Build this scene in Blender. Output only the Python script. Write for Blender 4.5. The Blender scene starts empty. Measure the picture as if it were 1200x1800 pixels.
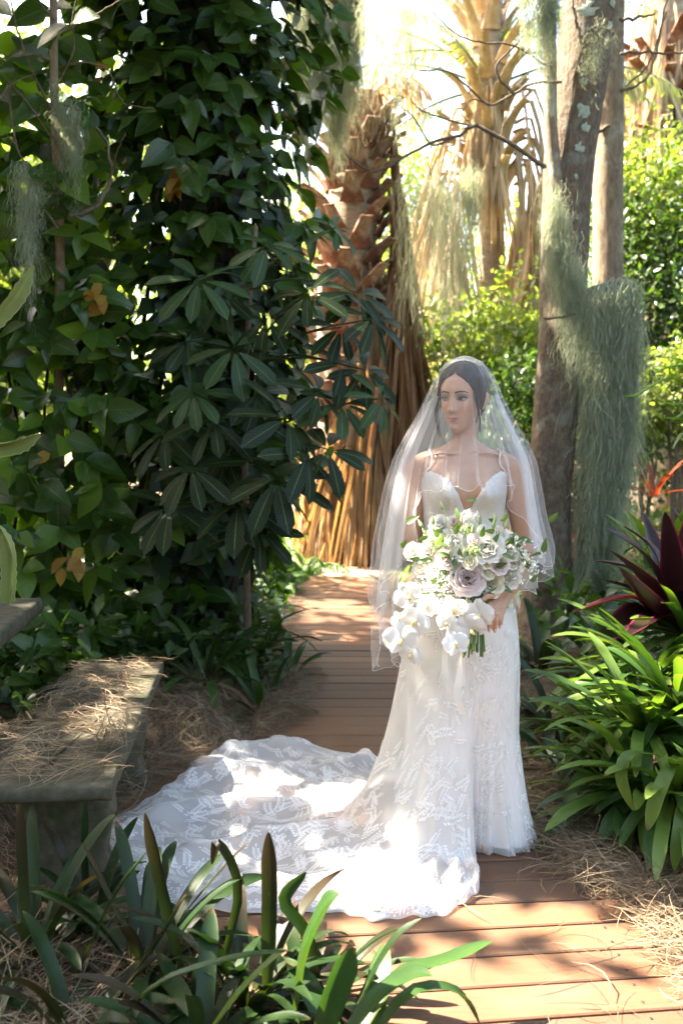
import bpy, math, random
import numpy as np
from mathutils import Vector, Matrix
from mathutils.bvhtree import BVHTree

rng = np.random.default_rng(11)
random.seed(11)
C = bpy.context.scene.collection
R = math.radians

# ------------------------------------------------------------------ camera
FPX = 1700.0            # focal length in photograph pixels (1200 x 1800)
CH = 1.57               # eye height
PITCH = math.atan(180 / FPX)
cp, sp = math.cos(PITCH), math.sin(PITCH)
cam = bpy.data.cameras.new("camera")
cam.sensor_fit = 'VERTICAL'; cam.sensor_height = 36.0; cam.lens = 36.0 * FPX / 1800.0
cam.clip_end = 500
cam.dof.use_dof = True; cam.dof.focus_distance = 3.30; cam.dof.aperture_fstop = 3.0
camo = bpy.data.objects.new("camera", cam); C.objects.link(camo)
camo.location = (0, 0, CH); camo.rotation_euler = (math.pi / 2 - PITCH, 0, 0)
bpy.context.scene.camera = camo

# ------------------------------------------------------------------ light
ELEV, AZ = R(50), R(-72)                      # sun comes from the left and a little behind
SUN = Vector((math.sin(AZ) * math.cos(ELEV), math.cos(AZ) * math.cos(ELEV), math.sin(ELEV)))
w = bpy.data.worlds.new("World"); bpy.context.scene.world = w; w.use_nodes = True
nt = w.node_tree
sky = nt.nodes.new('ShaderNodeTexSky'); sky.sky_type = 'NISHITA'; sky.sun_disc = False
sky.sun_elevation = ELEV; sky.sun_rotation = AZ; sky.air_density = 1.0; sky.dust_density = 4.0; sky.ozone_density = 1.0
nt.links.new(sky.outputs[0], nt.nodes['Background'].inputs[0])
nt.nodes['Background'].inputs[1].default_value = 0.14
sl = bpy.data.lights.new("sun", 'SUN'); sl.energy = 5.0; sl.angle = R(0.55); sl.color = (1.0, 0.94, 0.85)
so = bpy.data.objects.new("sun", sl); C.objects.link(so)
so.rotation_euler = SUN.to_track_quat('Z', 'Y').to_euler(); so.location = SUN * 30
sc = bpy.context.scene
sc.view_settings.view_transform = 'Standard'; sc.view_settings.look = 'None'
sc.view_settings.exposure = 3.22; sc.view_settings.gamma = 1.0
sc.view_settings.use_white_balance = True; sc.view_settings.white_balance_temperature = 7200   # set for open shade, as the photograph is
sc.render.engine = 'CYCLES'
sc.cycles.use_denoising = True
try: sc.cycles.denoiser = 'OPENIMAGEDENOISE'
except Exception: pass
sc.cycles.use_adaptive_sampling = True; sc.cycles.adaptive_threshold = 0.02
sc.cycles.max_bounces = 8; sc.cycles.diffuse_bounces = 4; sc.cycles.glossy_bounces = 2
sc.cycles.transmission_bounces = 4; sc.cycles.transparent_max_bounces = 16
sc.cycles.sample_clamp_indirect = 6.0
sc.cycles.caustics_reflective = False; sc.cycles.caustics_refractive = False

# ------------------------------------------------------------------ places
def ray(px, py):
    u = (px - 600) / FPX; v = (900 - py) / FPX
    return Vector((u, cp + v * sp, -sp + v * cp))
def P(px, py, Y):
    d = ray(px, py); t = Y / d.y
    return Vector((d.x * t, Y, CH + d.z * t))
def G(px, py, z=0.0):
    d = ray(px, py); t = (z - CH) / d.z
    return Vector((d.x * t, d.y * t, z))
def to_px(p):
    x, y, z = p[0], p[1], p[2] - CH
    f = y * cp - z * sp; u = y * sp + z * cp
    return 600 + FPX * x / f, 900 - FPX * u / f

def smooth(t): t = np.clip(t, 0, 1); return t * t * (3 - 2 * t)

# cheap smooth noise from warped sines
_W = np.random.default_rng(5).normal(size=(40, 3)); _PH = np.random.default_rng(6).uniform(0, 6.28, 40)
def noise(x, y, z=0.0, scale=1.0, seed=0):
    s = 0.0; a = 1.0; tot = 0.0
    for k in range(6):
        i = (seed * 7 + k) % 40; f = scale * 1.6 ** (k * 0.6)
        s = s + a * np.sin(f * (_W[i, 0] * x + _W[i, 1] * y + _W[i, 2] * z) * 2 + _PH[i] + 1.3 * np.sin(f * 0.7 * (_W[i, 1] * x - _W[i, 0] * y) + _PH[(i + 9) % 40]))
        tot += a; a *= 0.78
    return s / tot * 1.6

# ------------------------------------------------------------------ mesh helpers
def mesh(name, V, F, mat=None, uv=None, smooth_=True, col=None):
    V = np.ascontiguousarray(V, dtype=np.float32).reshape(-1, 3); F = np.ascontiguousarray(F, dtype=np.int32)
    me = bpy.data.meshes.new(name); n, k = F.shape
    me.vertices.add(len(V)); me.vertices.foreach_set('co', V.ravel())
    me.loops.add(n * k); me.loops.foreach_set('vertex_index', F.ravel())
    me.polygons.add(n); me.polygons.foreach_set('loop_start', np.arange(0, n * k, k, dtype=np.int32))
    me.update(calc_edges=True)
    if uv is not None:
        l = me.uv_layers.new(name='UVMap')
        l.data.foreach_set('uv', np.asarray(uv, dtype=np.float32)[F.ravel()].ravel())
    if col is not None:
        a = me.color_attributes.new('tint', 'FLOAT_COLOR', 'POINT')
        c = np.ones((len(V), 4), dtype=np.float32); c[:, :3] = np.asarray(col).reshape(len(V), -1)
        a.data.foreach_set('color', c.ravel())
    me.validate()
    me.polygons.foreach_set('use_smooth', np.full(len(me.polygons), smooth_))
    if mat: me.materials.append(mat)
    return me

def tag(o, label=None, cat=None, group=None, kind=None):
    if label: o['label'] = label
    if cat: o['category'] = cat
    if group: o['group'] = group
    if kind: o['kind'] = kind
    return o
def link(name, me, parent=None, M=None, **kw):
    o = bpy.data.objects.new(name, me); C.objects.link(o)
    if M is not None: o.matrix_world = M
    if parent is not None: o.parent = parent
    return tag(o, **kw)
def empty(name, loc, **kw):
    o = bpy.data.objects.new(name, None); C.objects.link(o); o.location = loc; o.empty_display_size = 0.1
    bpy.context.view_layer.update() if False else None
    return tag(o, **kw)
def child(name, me, parent, M=None, **kw):
    """part in world coordinates under an unrotated Empty/object at parent.location"""
    o = bpy.data.objects.new(name, me); C.objects.link(o); o.parent = parent
    base = Matrix.Translation(-world_loc(parent))
    o.matrix_basis = base @ (M if M is not None else Matrix.Identity(4))
    return tag(o, **kw)
_WL = {}
def world_loc(o):
    l = Vector((0, 0, 0)); M = Matrix.Identity(4); chain = []
    while o is not None: chain.append(o); o = o.parent
    for c in reversed(chain): M = M @ c.matrix_basis
    return M.translation
def subchild(name, me, part, M=None, **kw):
    """sub-part in world coordinates under a part with any transform"""
    o = bpy.data.objects.new(name, me); C.objects.link(o); o.parent = part
    chain = []; q = part; W = Matrix.Identity(4)
    while q is not None: chain.append(q); q = q.parent
    for c in reversed(chain): W = W @ c.matrix_basis
    o.matrix_basis = W.inverted() @ (M if M is not None else Matrix.Identity(4))
    return tag(o, **kw)

def gridF(nu, nv, wu=False):
    i, j = np.meshgrid(np.arange(nu if wu else nu - 1), np.arange(nv - 1), indexing='ij')
    a = i * nv + j; b = ((i + 1) % nu) * nv + j
    return np.stack([a, b, b + 1, a + 1], -1).reshape(-1, 4)
class B:
    """collects quads"""
    def __init__(s): s.V = []; s.F = []; s.U = []; s.n = 0
    def add(s, V, F, U=None):
        V = np.asarray(V, float).reshape(-1, 3); s.V.append(V); s.F.append(np.asarray(F) + s.n); s.n += len(V)
        s.U.append(np.zeros((len(V), 2)) if U is None else np.asarray(U)); return s
    def mesh(s, name, mat=None, **kw):
        return mesh(name, np.concatenate(s.V), np.concatenate(s.F), mat, uv=np.concatenate(s.U), **kw)

def catmull(pts, n):
    p = np.asarray([list(q) for q in pts], float)
    if len(p) == 2: return p[0] + (p[1] - p[0]) * np.linspace(0, 1, n)[:, None]
    q = np.vstack([2 * p[0] - p[1], p, 2 * p[-1] - p[-2]])
    t = np.linspace(0, len(p) - 1, n); i = np.minimum(t.astype(int), len(p) - 2); f = (t - i)[:, None]
    a, b, c, d = q[i], q[i + 1], q[i + 2], q[i + 3]
    return 0.5 * (2 * b + (c - a) * f + (2 * a - 5 * b + 4 * c - d) * f * f + (3 * b - a - 3 * c + d) * f ** 3)

def frames(p):
    t = np.gradient(p, axis=0); t /= np.linalg.norm(t, axis=1)[:, None] + 1e-9
    ref = np.array([0.0, 0.0, 1.0]) if abs(t[0, 2]) < 0.9 else np.array([1.0, 0.0, 0.0])
    X = []; x = np.cross(ref, t[0]); x /= np.linalg.norm(x)
    for k in range(len(p)):
        x = x - t[k] * np.dot(x, t[k]); x /= np.linalg.norm(x) + 1e-9; X.append(x)
    X = np.array(X); return t, X, np.cross(t, X)
def tube(pts, rad, n=8, cap=True, wob=0.0):
    p = np.asarray([list(q) for q in pts], float); r = np.broadcast_to(np.asarray(rad, float), (len(p),)).copy()
    if cap:
        t0 = (p[0] - p[1]); t0 /= np.linalg.norm(t0) + 1e-9; t1 = (p[-1] - p[-2]); t1 /= np.linalg.norm(t1) + 1e-9
        p = np.vstack([p[0] + t0 * r[0], p[0] + t0 * r[0] * .7, p, p[-1] + t1 * r[-1] * .7, p[-1] + t1 * r[-1]])
        r = np.concatenate([[r[0] * .04, r[0] * .7], r, [r[-1] * .7, r[-1] * .04]])
    t, X, Y = frames(p)
    a = np.linspace(0, 2 * np.pi, n, endpoint=False)
    rr = r[:, None] * np.ones(n)
    if wob: rr = rr * (1 + wob * noise(np.cos(a)[None] * 1.0 + 0 * rr, np.sin(a)[None] + 0 * rr, np.arange(len(p))[:, None] * .35 + 0 * rr))
    V = p[:, None] + rr[..., None] * (np.cos(a)[None, :, None] * X[:, None] + np.sin(a)[None, :, None] * Y[:, None])
    V = V.transpose(1, 0, 2).reshape(-1, 3)
    U = np.stack(np.meshgrid(np.arange(n) / n, np.linspace(0, 1, len(p)), indexing='ij'), -1).reshape(-1, 2)
    return V, gridF(n, len(p), True), U
def box(b, c, s, M=None):
    c = np.asarray(c, float); s = np.asarray(s, float) / 2
    v = np.array([[x, y, z] for x in (-1, 1) for y in (-1, 1) for z in (-1, 1)]) * s + c
    f = [[0, 1, 3, 2], [4, 6, 7, 5], [0, 4, 5, 1], [2, 3, 7, 6], [0, 2, 6, 4], [1, 5, 7, 3]]
    if M is not None: v = (np.c_[v, np.ones(8)] @ np.array(M).T)[:, :3]
    b.add(v, f)

def orient(pos, d, nrm, scale):
    """(n,4,4): local y along d, local z near nrm"""
    d = d / (np.linalg.norm(d, axis=1)[:, None] + 1e-9)
    z = nrm - d * np.sum(nrm * d, 1)[:, None]; z /= np.linalg.norm(z, axis=1)[:, None] + 1e-9
    x = np.cross(d, z); M = np.zeros((len(pos), 4, 4)); s = np.broadcast_to(np.asarray(scale, float).reshape(-1, 1) if np.ndim(scale) == 1 else np.asarray(scale, float), (len(pos), 1) if np.ndim(scale) < 2 else np.shape(scale))
    M[:, :3, 0] = x * s; M[:, :3, 1] = d * s; M[:, :3, 2] = z * s; M[:, :3, 3] = pos; M[:, 3, 3] = 1
    return M
def scatter(T, Ms):
    V, F, U = T; n = len(Ms); m = len(V)
    W = np.einsum('nij,mj->nmi', Ms[:, :3, :3], V) + Ms[:, None, :3, 3]
    FF = (F[None] + (np.arange(n) * m)[:, None, None]).reshape(-1, 4)
    return W.reshape(-1, 3), FF, np.tile(U, (n, 1))
def leafT(L=1.0, W=0.5, prof='ovate', nl=5, nw=2, fold=0.25, droop=0.15, wave=0.0):
    t = np.linspace(0, 1, nl + 1); u = np.linspace(-1, 1, nw + 1)
    if prof == 'ovate': w = 2.6 * np.sqrt(t) * (1 - t)
    elif prof == 'obovate': w = np.clip(1.45 * t ** 0.75 * (1 - t) ** 0.36, 0, 1)
    elif prof == 'strap': w = np.minimum(1, 0.55 + 1.6 * t) * np.clip((1 - t) * 5.5, 0, 1) ** 0.6
    elif prof == 'lance': w = np.sin(np.pi * t ** 0.8) ** 0.9
    else: w = np.sin(np.pi * (0.04 + 0.96 * t)) ** 0.5
    w = np.maximum(w, 0.03) * W / 2
    T, Uu = np.meshgrid(t, u, indexing='ij'); ww = w[:, None] * np.ones_like(Uu)
    x = Uu * ww; z = fold * np.abs(Uu) * ww - droop * L * T * T + wave * W * np.sin(T * 9) * Uu
    V = np.stack([x, L * T, z], -1).reshape(-1, 3)
    return V, gridF(nl + 1, nw + 1), np.stack([Uu * .5 + .5, T], -1).reshape(-1, 2)

# ------------------------------------------------------------------ materials
def newmat(name):
    m = bpy.data.materials.new(name); m.use_nodes = True; t = m.node_tree
    for n in list(t.nodes): t.nodes.remove(n)
    out = t.nodes.new('ShaderNodeOutputMaterial'); return m, t, out
def nd(t, typ, **kw):
    n = t.nodes.new(typ)
    for k, v in kw.items():
        if isinstance(k, str) and hasattr(n, k): setattr(n, k, v)
    return n
def setin(n, **kw):
    for k, v in kw.items(): n.inputs[k.replace('_', ' ')].default_value = v
def mixc(t, fac, a, b, mode='MIX'):
    n = t.nodes.new('ShaderNodeMix'); n.data_type = 'RGBA'; n.blend_type = mode
    for s, v in ((0, fac), (6, a), (7, b)):
        if isinstance(v, (int, float)): n.inputs[s].default_value = v
        elif isinstance(v, tuple): n.inputs[s].default_value = (*v[:3], 1)
        else: t.links.new(v, n.inputs[s])
    return n.outputs[2]
def math_(t, op, a, b=None):
    n = t.nodes.new('ShaderNodeMath'); n.operation = op
    for s, v in ((0, a), (1, b)):
        if v is None: continue
        if isinstance(v, (int, float)): n.inputs[s].default_value = v
        else: t.links.new(v, n.inputs[s])
    return n.outputs[0]
def ramp(t, fac, lo, hi):
    n = t.nodes.new('ShaderNodeMapRange'); n.inputs[1].default_value = lo; n.inputs[2].default_value = hi
    n.clamp = True; t.links.new(fac, n.inputs[0]); return n.outputs[0]
def noise_(t, scale, detail=4, coord='Object', rough=0.6, stretch=None):
    tc = t.nodes.new('ShaderNodeTexCoord'); n = t.nodes.new('ShaderNodeTexNoise')
    n.inputs['Scale'].default_value = scale; n.inputs['Detail'].default_value = detail; n.inputs['Roughness'].default_value = rough
    if stretch:
        mp = t.nodes.new('ShaderNodeMapping'); mp.inputs['Scale'].default_value = stretch
        t.links.new(tc.outputs[coord], mp.inputs[0]); t.links.new(mp.outputs[0], n.inputs[0])
    else: t.links.new(tc.outputs[coord], n.inputs[0])
    return n.outputs[0]
def rnd_(t):
    a = t.nodes.new('ShaderNodeObjectInfo').outputs['Random']; b = t.nodes.new('ShaderNodeNewGeometry').outputs['Random Per Island']
    return math_(t, 'FRACT', math_(t, 'ADD', a, b))
def bump_(t, h, strength=0.3, dist=0.01):
    n = t.nodes.new('ShaderNodeBump'); n.inputs['Strength'].default_value = strength; n.inputs['Distance'].default_value = dist
    t.links.new(h, n.inputs['Height']); return n.outputs[0]

def pmat(name, c1, c2, scale=8, rough=0.8, bump=0.0, c3=None, s3=2.0, lo=.35, hi=.65, stretch=None, spec=0.3, bd=0.01, tint=0.0, detail=6):
    m, t, out = newmat(name); p = t.nodes.new('ShaderNodeBsdfPrincipled')
    n = noise_(t, scale, detail, stretch=stretch); c = mixc(t, ramp(t, n, lo, hi), c1, c2)
    if c3 is not None: c = mixc(t, ramp(t, noise_(t, s3, 5), .52, .66), c, c3)
    if tint: c = mixc(t, tint, c, mixc(t, rnd_(t), (0.25, 0.25, 0.25), (1.6, 1.6, 1.6)), 'MULTIPLY')
    t.links.new(c, p.inputs['Base Color']); setin(p, Roughness=rough); p.inputs['Specular IOR Level'].default_value = spec
    if bump: t.links.new(bump_(t, n, bump, bd), p.inputs['Normal'])
    t.links.new(p.outputs[0], out.inputs[0]); return m

def leafmat(name, c1, c2, rough=0.38, transl=0.3, vein=None, edge=None, spot=None, tcol=None, spec=0.5, base=None, tip=None, side=0.0, worn=0.0):
    m, t, out = newmat(name); p = t.nodes.new('ShaderNodeBsdfPrincipled')
    c = mixc(t, rnd_(t), c1, c2)
    c = mixc(t, math_(t, 'MULTIPLY', ramp(t, noise_(t, 9, 3), .3, .7), .35), c, tuple(x * .5 for x in c1))
    uv = t.nodes.new('ShaderNodeUVMap'); sx = t.nodes.new('ShaderNodeSeparateXYZ'); t.links.new(uv.outputs[0], sx.inputs[0])
    au = math_(t, 'ABSOLUTE', math_(t, 'SUBTRACT', sx.outputs[0], .5))
    if base is not None: c = mixc(t, math_(t, 'SUBTRACT', 1.0, ramp(t, sx.outputs[1], .0, .45)), c, base)
    if tip is not None: c = mixc(t, ramp(t, sx.outputs[1], .45, 1.0), c, tip)
    if spot is not None: c = mixc(t, ramp(t, noise_(t, 14, 3), .56, .66), c, spot)
    if worn:
        wn = math_(t, 'ADD', sx.outputs[1], math_(t, 'MULTIPLY', math_(t, 'SUBTRACT', noise_(t, 22, 4), .5), .5)); c = mixc(t, math_(t, 'MULTIPLY', ramp(t, wn, .97, 1.06), worn), c, (.16, .085, .035))
        st = noise_(t, 90, 3, 'UV', .5, (1.0, .02, 1)); c = mixc(t, .5, c, mixc(t, ramp(t, st, .3, .7), (.55, .6, .5), (1.35, 1.3, 1.3)), 'MULTIPLY')
        c = mixc(t, math_(t, 'MULTIPLY', ramp(t, noise_(t, 55, 3), .68, .74), worn * .7), c, (.14, .09, .04))
    nrm = None
    if vein is not None:
        rib = math_(t, 'SUBTRACT', 1.0, ramp(t, au, .012, .05))
        sv = math_(t, 'SINE', math_(t, 'MULTIPLY', math_(t, 'SUBTRACT', sx.outputs[1], math_(t, 'MULTIPLY', au, .55)), 62.0))
        svm = math_(t, 'MULTIPLY', ramp(t, sv, .80, 1.0), .30)
        c = mixc(t, math_(t, 'MAXIMUM', math_(t, 'MULTIPLY', rib, .8), svm), c, vein)
        nrm = bump_(t, sv, .12, .004)
    elif side:
        sv = math_(t, 'SINE', math_(t, 'MULTIPLY', au, 150.0)); nrm = bump_(t, sv, .15, .002)
    if edge is not None: c = mixc(t, ramp(t, au, .40, .47), c, edge)
    t.links.new(c, p.inputs['Base Color']); setin(p, Roughness=rough); p.inputs['Specular IOR Level'].default_value = spec
    if nrm is not None: t.links.new(nrm, p.inputs['Normal'])
    tr = t.nodes.new('ShaderNodeBsdfTranslucent')
    tc = mixc(t, 1.0, c, tcol if tcol else (1.7, 1.9, .6), 'MULTIPLY'); t.links.new(tc, tr.inputs[0])
    mx = t.nodes.new('ShaderNodeMixShader'); mx.inputs[0].default_value = transl
    t.links.new(p.outputs[0], mx.inputs[1]); t.links.new(tr.outputs[0], mx.inputs[2]); t.links.new(mx.outputs[0], out.inputs[0])
    return m

def clothmat(name, col, opacity, rough=0.8, transl=0.35, grain=0.0, gscale=400, graze=0.0, sheen=0.0):
    """woven net: part holes, part thread; a net closes up where it is seen edge-on"""
    m, t, out = newmat(name); p = t.nodes.new('ShaderNodeBsdfPrincipled'); setin(p, Roughness=rough); p.inputs['Base Color'].default_value = (*col, 1)
    p.inputs['Specular IOR Level'].default_value = 0.25
    if sheen: p.inputs['Sheen Weight'].default_value = sheen
    tr = t.nodes.new('ShaderNodeBsdfTranslucent'); tr.inputs[0].default_value = (*col, 1)
    mx = t.nodes.new('ShaderNodeMixShader'); mx.inputs[0].default_value = transl
    t.links.new(p.outputs[0], mx.inputs[1]); t.links.new(tr.outputs[0], mx.inputs[2])
    if grain: t.links.new(bump_(t, noise_(t, gscale, 3), grain, .003), p.inputs['Normal'])
    if opacity >= 1: t.links.new(mx.outputs[0], out.inputs[0]); return m
    tp = t.nodes.new('ShaderNodeBsdfTransparent'); m2 = t.nodes.new('ShaderNodeMixShader')
    if graze:
        lw = t.nodes.new('ShaderNodeLayerWeight'); lw.inputs[0].default_value = 0.5
        f = math_(t, 'ADD', opacity, math_(t, 'MULTIPLY', math_(t, 'POWER', lw.outputs['Facing'], 3.5), graze)); t.links.new(f, m2.inputs[0])
    else: m2.inputs[0].default_value = opacity
    t.links.new(tp.outputs[0], m2.inputs[1]); t.links.new(mx.outputs[0], m2.inputs[2]); t.links.new(m2.outputs[0], out.inputs[0])
    return m

def woodmat():
    m, t, out = newmat('deck_wood'); p = t.nodes.new('ShaderNodeBsdfPrincipled')
    oi = t.nodes.new('ShaderNodeObjectInfo'); tc = t.nodes.new('ShaderNodeTexCoord')
    off = t.nodes.new('ShaderNodeVectorMath'); off.operation = 'ADD'
    cx = t.nodes.new('ShaderNodeCombineXYZ'); t.links.new(math_(t, 'MULTIPLY', oi.outputs['Random'], 37.0), cx.inputs[0]); t.links.new(math_(t, 'MULTIPLY', oi.outputs['Random'], 11.0), cx.inputs[2])
    t.links.new(tc.outputs['Object'], off.inputs[0]); t.links.new(cx.outputs[0], off.inputs[1])
    def nz(scale, st, det=6):
        mp = t.nodes.new('ShaderNodeMapping'); mp.inputs['Scale'].default_value = st; t.links.new(off.outputs[0], mp.inputs[0])
        n = t.nodes.new('ShaderNodeTexNoise'); n.inputs['Scale'].default_value = scale; n.inputs['Detail'].default_value = det; n.inputs['Roughness'].default_value = .65
        t.links.new(mp.outputs[0], n.inputs[0]); return n.outputs[0]
    grain = nz(10, (1, 26, 26)); blot = nz(4, (1, 2.2, 2.2)); fine = nz(60, (1, 6, 6), 3)
    c = mixc(t, ramp(t, grain, .3, .7), (.205, .096, .049), (.145, .068, .036))
    c = mixc(t, ramp(t, blot, .42, .72), c, (.15, .098, .066))
    c = mixc(t, math_(t, 'MULTIPLY', ramp(t, fine, .55, .8), .5), c, (.10, .06, .04))
    c = mixc(t, .8, c, mixc(t, oi.outputs['Random'], (.62, .64, .68), (1.25, 1.18, 1.08)), 'MULTIPLY')
    c = mixc(t, math_(t, 'MULTIPLY', ramp(t, nz(26, (1, 30, 30), 4), .58, .72), .6), c, (.07, .045, .032))
    t.links.new(c, p.inputs['Base Color']); setin(p, Roughness=.62); p.inputs['Specular IOR Level'].default_value = .35
    t.links.new(bump_(t, grain, .25, .003), p.inputs['Normal']); t.links.new(p.outputs[0], out.inputs[0]); return m

MAT = {}
MAT['wood'] = woodmat()
MAT['soil'] = pmat('soil', (.060, .040, .024), (.13, .09, .055), 14, .95, .5, c3=(.035, .028, .018), s3=1.5)
MAT['sand'] = pmat('sandy_path', (.34, .26, .18), (.24, .175, .115), 9, .95, .3, c3=(.14, .10, .06), s3=3)
MAT['needle'] = pmat('dry_needle', (.15, .098, .055), (.25, .185, .115), 3, .7, 0, tint=.8)
MAT['needle_dark'] = pmat('old_needle', (.12, .075, .04), (.2, .13, .075), 3, .75, 0, tint=.75)
MAT['concrete'] = pmat('mossy_concrete', (.10, .088, .060), (.052, .048, .030), 26, .92, .6, c3=(.045, .05, .022), s3=7, bd=.008)
MAT['bark_dark'] = pmat('bark_dark', (.05, .036, .024), (.10, .072, .048), 22, .9, .8, stretch=(1, 1, .35), bd=.02)
MAT['bark_right'] = pmat('bark_grey', (.17, .125, .085), (.095, .068, .048), 45, .9, .9, c3=(.19, .175, .135), s3=9, stretch=(1, 1, .45), bd=.02)
MAT['bark_pale'] = pmat('bark_pale', (.26, .20, .135), (.15, .11, .075), 26, .9, .6, c3=(.30, .29, .22), s3=6, stretch=(1, 1, .4), bd=.015)
MAT['twig'] = pmat('twig', (.17, .13, .09), (.10, .075, .055), 40, .85, .3)
MAT['palm_trunk'] = pmat('palm_trunk', (.36, .29, .21), (.22, .165, .11), 16, .9, .7, stretch=(.6, .6, 3.5), bd=.02)
MAT['boot'] = pmat('palm_leaf_base', (.23, .10, .058), (.12, .05, .030), 12, .7, .4, c3=(.36, .26, .19), s3=6, tint=.5)
MAT['boot_gold'] = pmat('palm_leaf_base_gold', (.50, .37, .21), (.36, .23, .11), 12, .7, .4, tint=.5)
MAT['thatch'] = leafmat('dead_frond', (.46, .325, .20), (.32, .205, .115), rough=.6, transl=.35, tcol=(1.4, 1.1, .6), spec=.3)
MAT['thatch_brown'] = leafmat('dead_frond_brown', (.34, .19, .10), (.20, .10, .05), rough=.55, transl=.25, tcol=(1.4, 1.0, .6), spec=.35)
MAT['thatch_pale'] = leafmat('dead_frond_pale', (.62, .50, .34), (.46, .34, .21), rough=.6, transl=.4, tcol=(1.3, 1.1, .7), spec=.3)
MAT['moss'] = leafmat('hanging_moss', (.36, .40, .29), (.46, .50, .38), rough=.9, transl=.4, tcol=(1.25, 1.25, 1.05), spec=.1)
MAT['moss_pale'] = leafmat('hanging_moss_pale', (.36, .39, .27), (.46, .48, .35), rough=.9, transl=.45, tcol=(1.2, 1.2, 1.0), spec=.1)
MAT['moss_dark'] = pmat('hanging_moss_shade', (.15, .165, .105), (.23, .245, .165), 4, .9, 0, tint=.5)
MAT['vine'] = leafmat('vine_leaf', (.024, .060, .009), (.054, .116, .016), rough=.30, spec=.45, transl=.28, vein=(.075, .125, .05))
MAT['vine_in'] = leafmat('vine_leaf_inner_shade', (.010, .026, .008), (.02, .046, .013), rough=.5, transl=.25)  # darker copy of the vine leaf: shade in the gaps put into the colour
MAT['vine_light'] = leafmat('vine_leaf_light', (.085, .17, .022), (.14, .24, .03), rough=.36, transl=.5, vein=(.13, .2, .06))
MAT['vine_yellow'] = leafmat('yellowing_leaf', (.42, .25, .035), (.28, .13, .025), rough=.5, transl=.35, tcol=(1.5, 1.2, .5), spot=(.22, .10, .03))
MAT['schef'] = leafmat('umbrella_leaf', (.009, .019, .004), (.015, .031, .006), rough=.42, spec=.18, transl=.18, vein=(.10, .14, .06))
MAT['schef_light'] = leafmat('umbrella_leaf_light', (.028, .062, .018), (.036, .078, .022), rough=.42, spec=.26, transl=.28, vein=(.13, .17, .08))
MAT['strap_dark'] = leafmat('strap_leaf_dark', (.013, .032, .010), (.026, .056, .015), rough=.36, spec=.25, transl=.18, side=1, worn=.8, base=(.03, .025, .012))
MAT['strap_red'] = leafmat('strap_leaf_bronze', (.014, .026, .008), (.026, .026, .012), rough=.34, spec=.28, transl=.15, side=1, worn=.35, base=(.05, .075, .02), tip=(.045, .026, .017))
MAT['strap_green'] = leafmat('strap_leaf_green', (.028, .072, .018), (.05, .11, .026), rough=.36, spec=.32, transl=.25, side=1, worn=.9, base=(.05, .07, .02))
MAT['strap_bright'] = leafmat('bromeliad_leaf', (.062, .125, .022), (.11, .18, .03), rough=.36, spec=.35, transl=.32, side=1, worn=.9, tip=(.13, .20, .04))
MAT['strap_dead'] = leafmat('dead_strap_leaf', (.26, .17, .09), (.16, .095, .05), rough=.7, transl=.2, tcol=(1.3, 1.0, .6))
MAT['cordyline'] = leafmat('cordyline_leaf', (.018, .008, .009), (.030, .010, .013), rough=.32, spec=.4, transl=.14, tcol=(2.2, .6, .8), edge=(.20, .012, .05), side=1)
MAT['croton'] = leafmat('red_leaf', (.19, .04, .018), (.22, .085, .028), rough=.4, transl=.4, tcol=(1.6, .9, .4))
MAT['fern'] = leafmat('fern_leaf', (.09, .20, .03), (.15, .27, .05), rough=.4, transl=.4)
MAT['bush'] = leafmat('bush_leaf', (.13, .175, .045), (.23, .27, .085), rough=.35, transl=.45)
MAT['bush_dark'] = leafmat('bush_leaf_dark', (.035, .075, .018), (.07, .12, .028), rough=.35, transl=.35)
MAT['far'] = leafmat('far_leaf', (.18, .23, .07), (.28, .31, .12), rough=.5, transl=.5)
MAT['frond'] = leafmat('palm_frond', (.14, .18, .06), (.22, .24, .10), rough=.45, transl=.35)
MAT['cactus'] = leafmat('cactus_stem', (.15, .21, .06), (.22, .27, .08), rough=.45, transl=.15, edge=(.36, .34, .16))
MAT['core'] = pmat('stems_in_shade', (.02, .016, .010), (.04, .03, .02), 12, .95, .3)  # stems coloured near-black so the shaded core of the vine reads dark
# ================================================================== THE SETTING
def deck_l(y): return np.interp(y, [1.0, 2.62, 2.85, 4.15, 4.45, 6.0, 9], [.02, -.10, -1.10, -1.14, -.42, -.42, -.46])
def deck_r(y): return np.interp(y, [1.0, 3.0, 4.5, 6.0, 9], [1.22, 1.02, .92, .72, .50])
def gh(x, y):
    x = np.asarray(x, float); y = np.asarray(y, float)
    d = np.maximum(deck_l(y) - x, x - deck_r(y)); d = np.where(y > 9.0, np.maximum(d, .0), d)
    h = -.075 + .13 * smooth((d + .02) / .35) * (y < 9.2) + .012 * noise(x, y, 0, 3.0, 1) * smooth(d / .3)
    h = np.where(y > 9.2, -.03 + .02 * noise(x, y, 0, 1.2, 2), h)
    h = h + .22 * smooth((np.abs(x - 2.6) * -1 + 1.6) / 1.6) * smooth((y - 2.6) / 1.0) * smooth((7.5 - y) / 2)   # right-hand bed is raised
    return h
def axis_(lo, hi, flo, fhi, fine, coarse):
    return np.unique(np.concatenate([np.linspace(lo, flo, coarse), np.linspace(flo, fhi, fine), np.linspace(fhi, hi, coarse)]))
gx = axis_(-120, 120, -4.5, 5.5, 130, 14); gy = axis_(-40, 220, 0.5, 13, 150, 14)
GX, GY = np.meshgrid(gx, gy, indexing='ij')
GV = np.stack([GX, GY, gh(GX, GY)], -1).reshape(-1, 3)
link('ground', mesh('ground', GV, gridF(len(gx), len(gy)), MAT['soil']), kind='structure')

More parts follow.
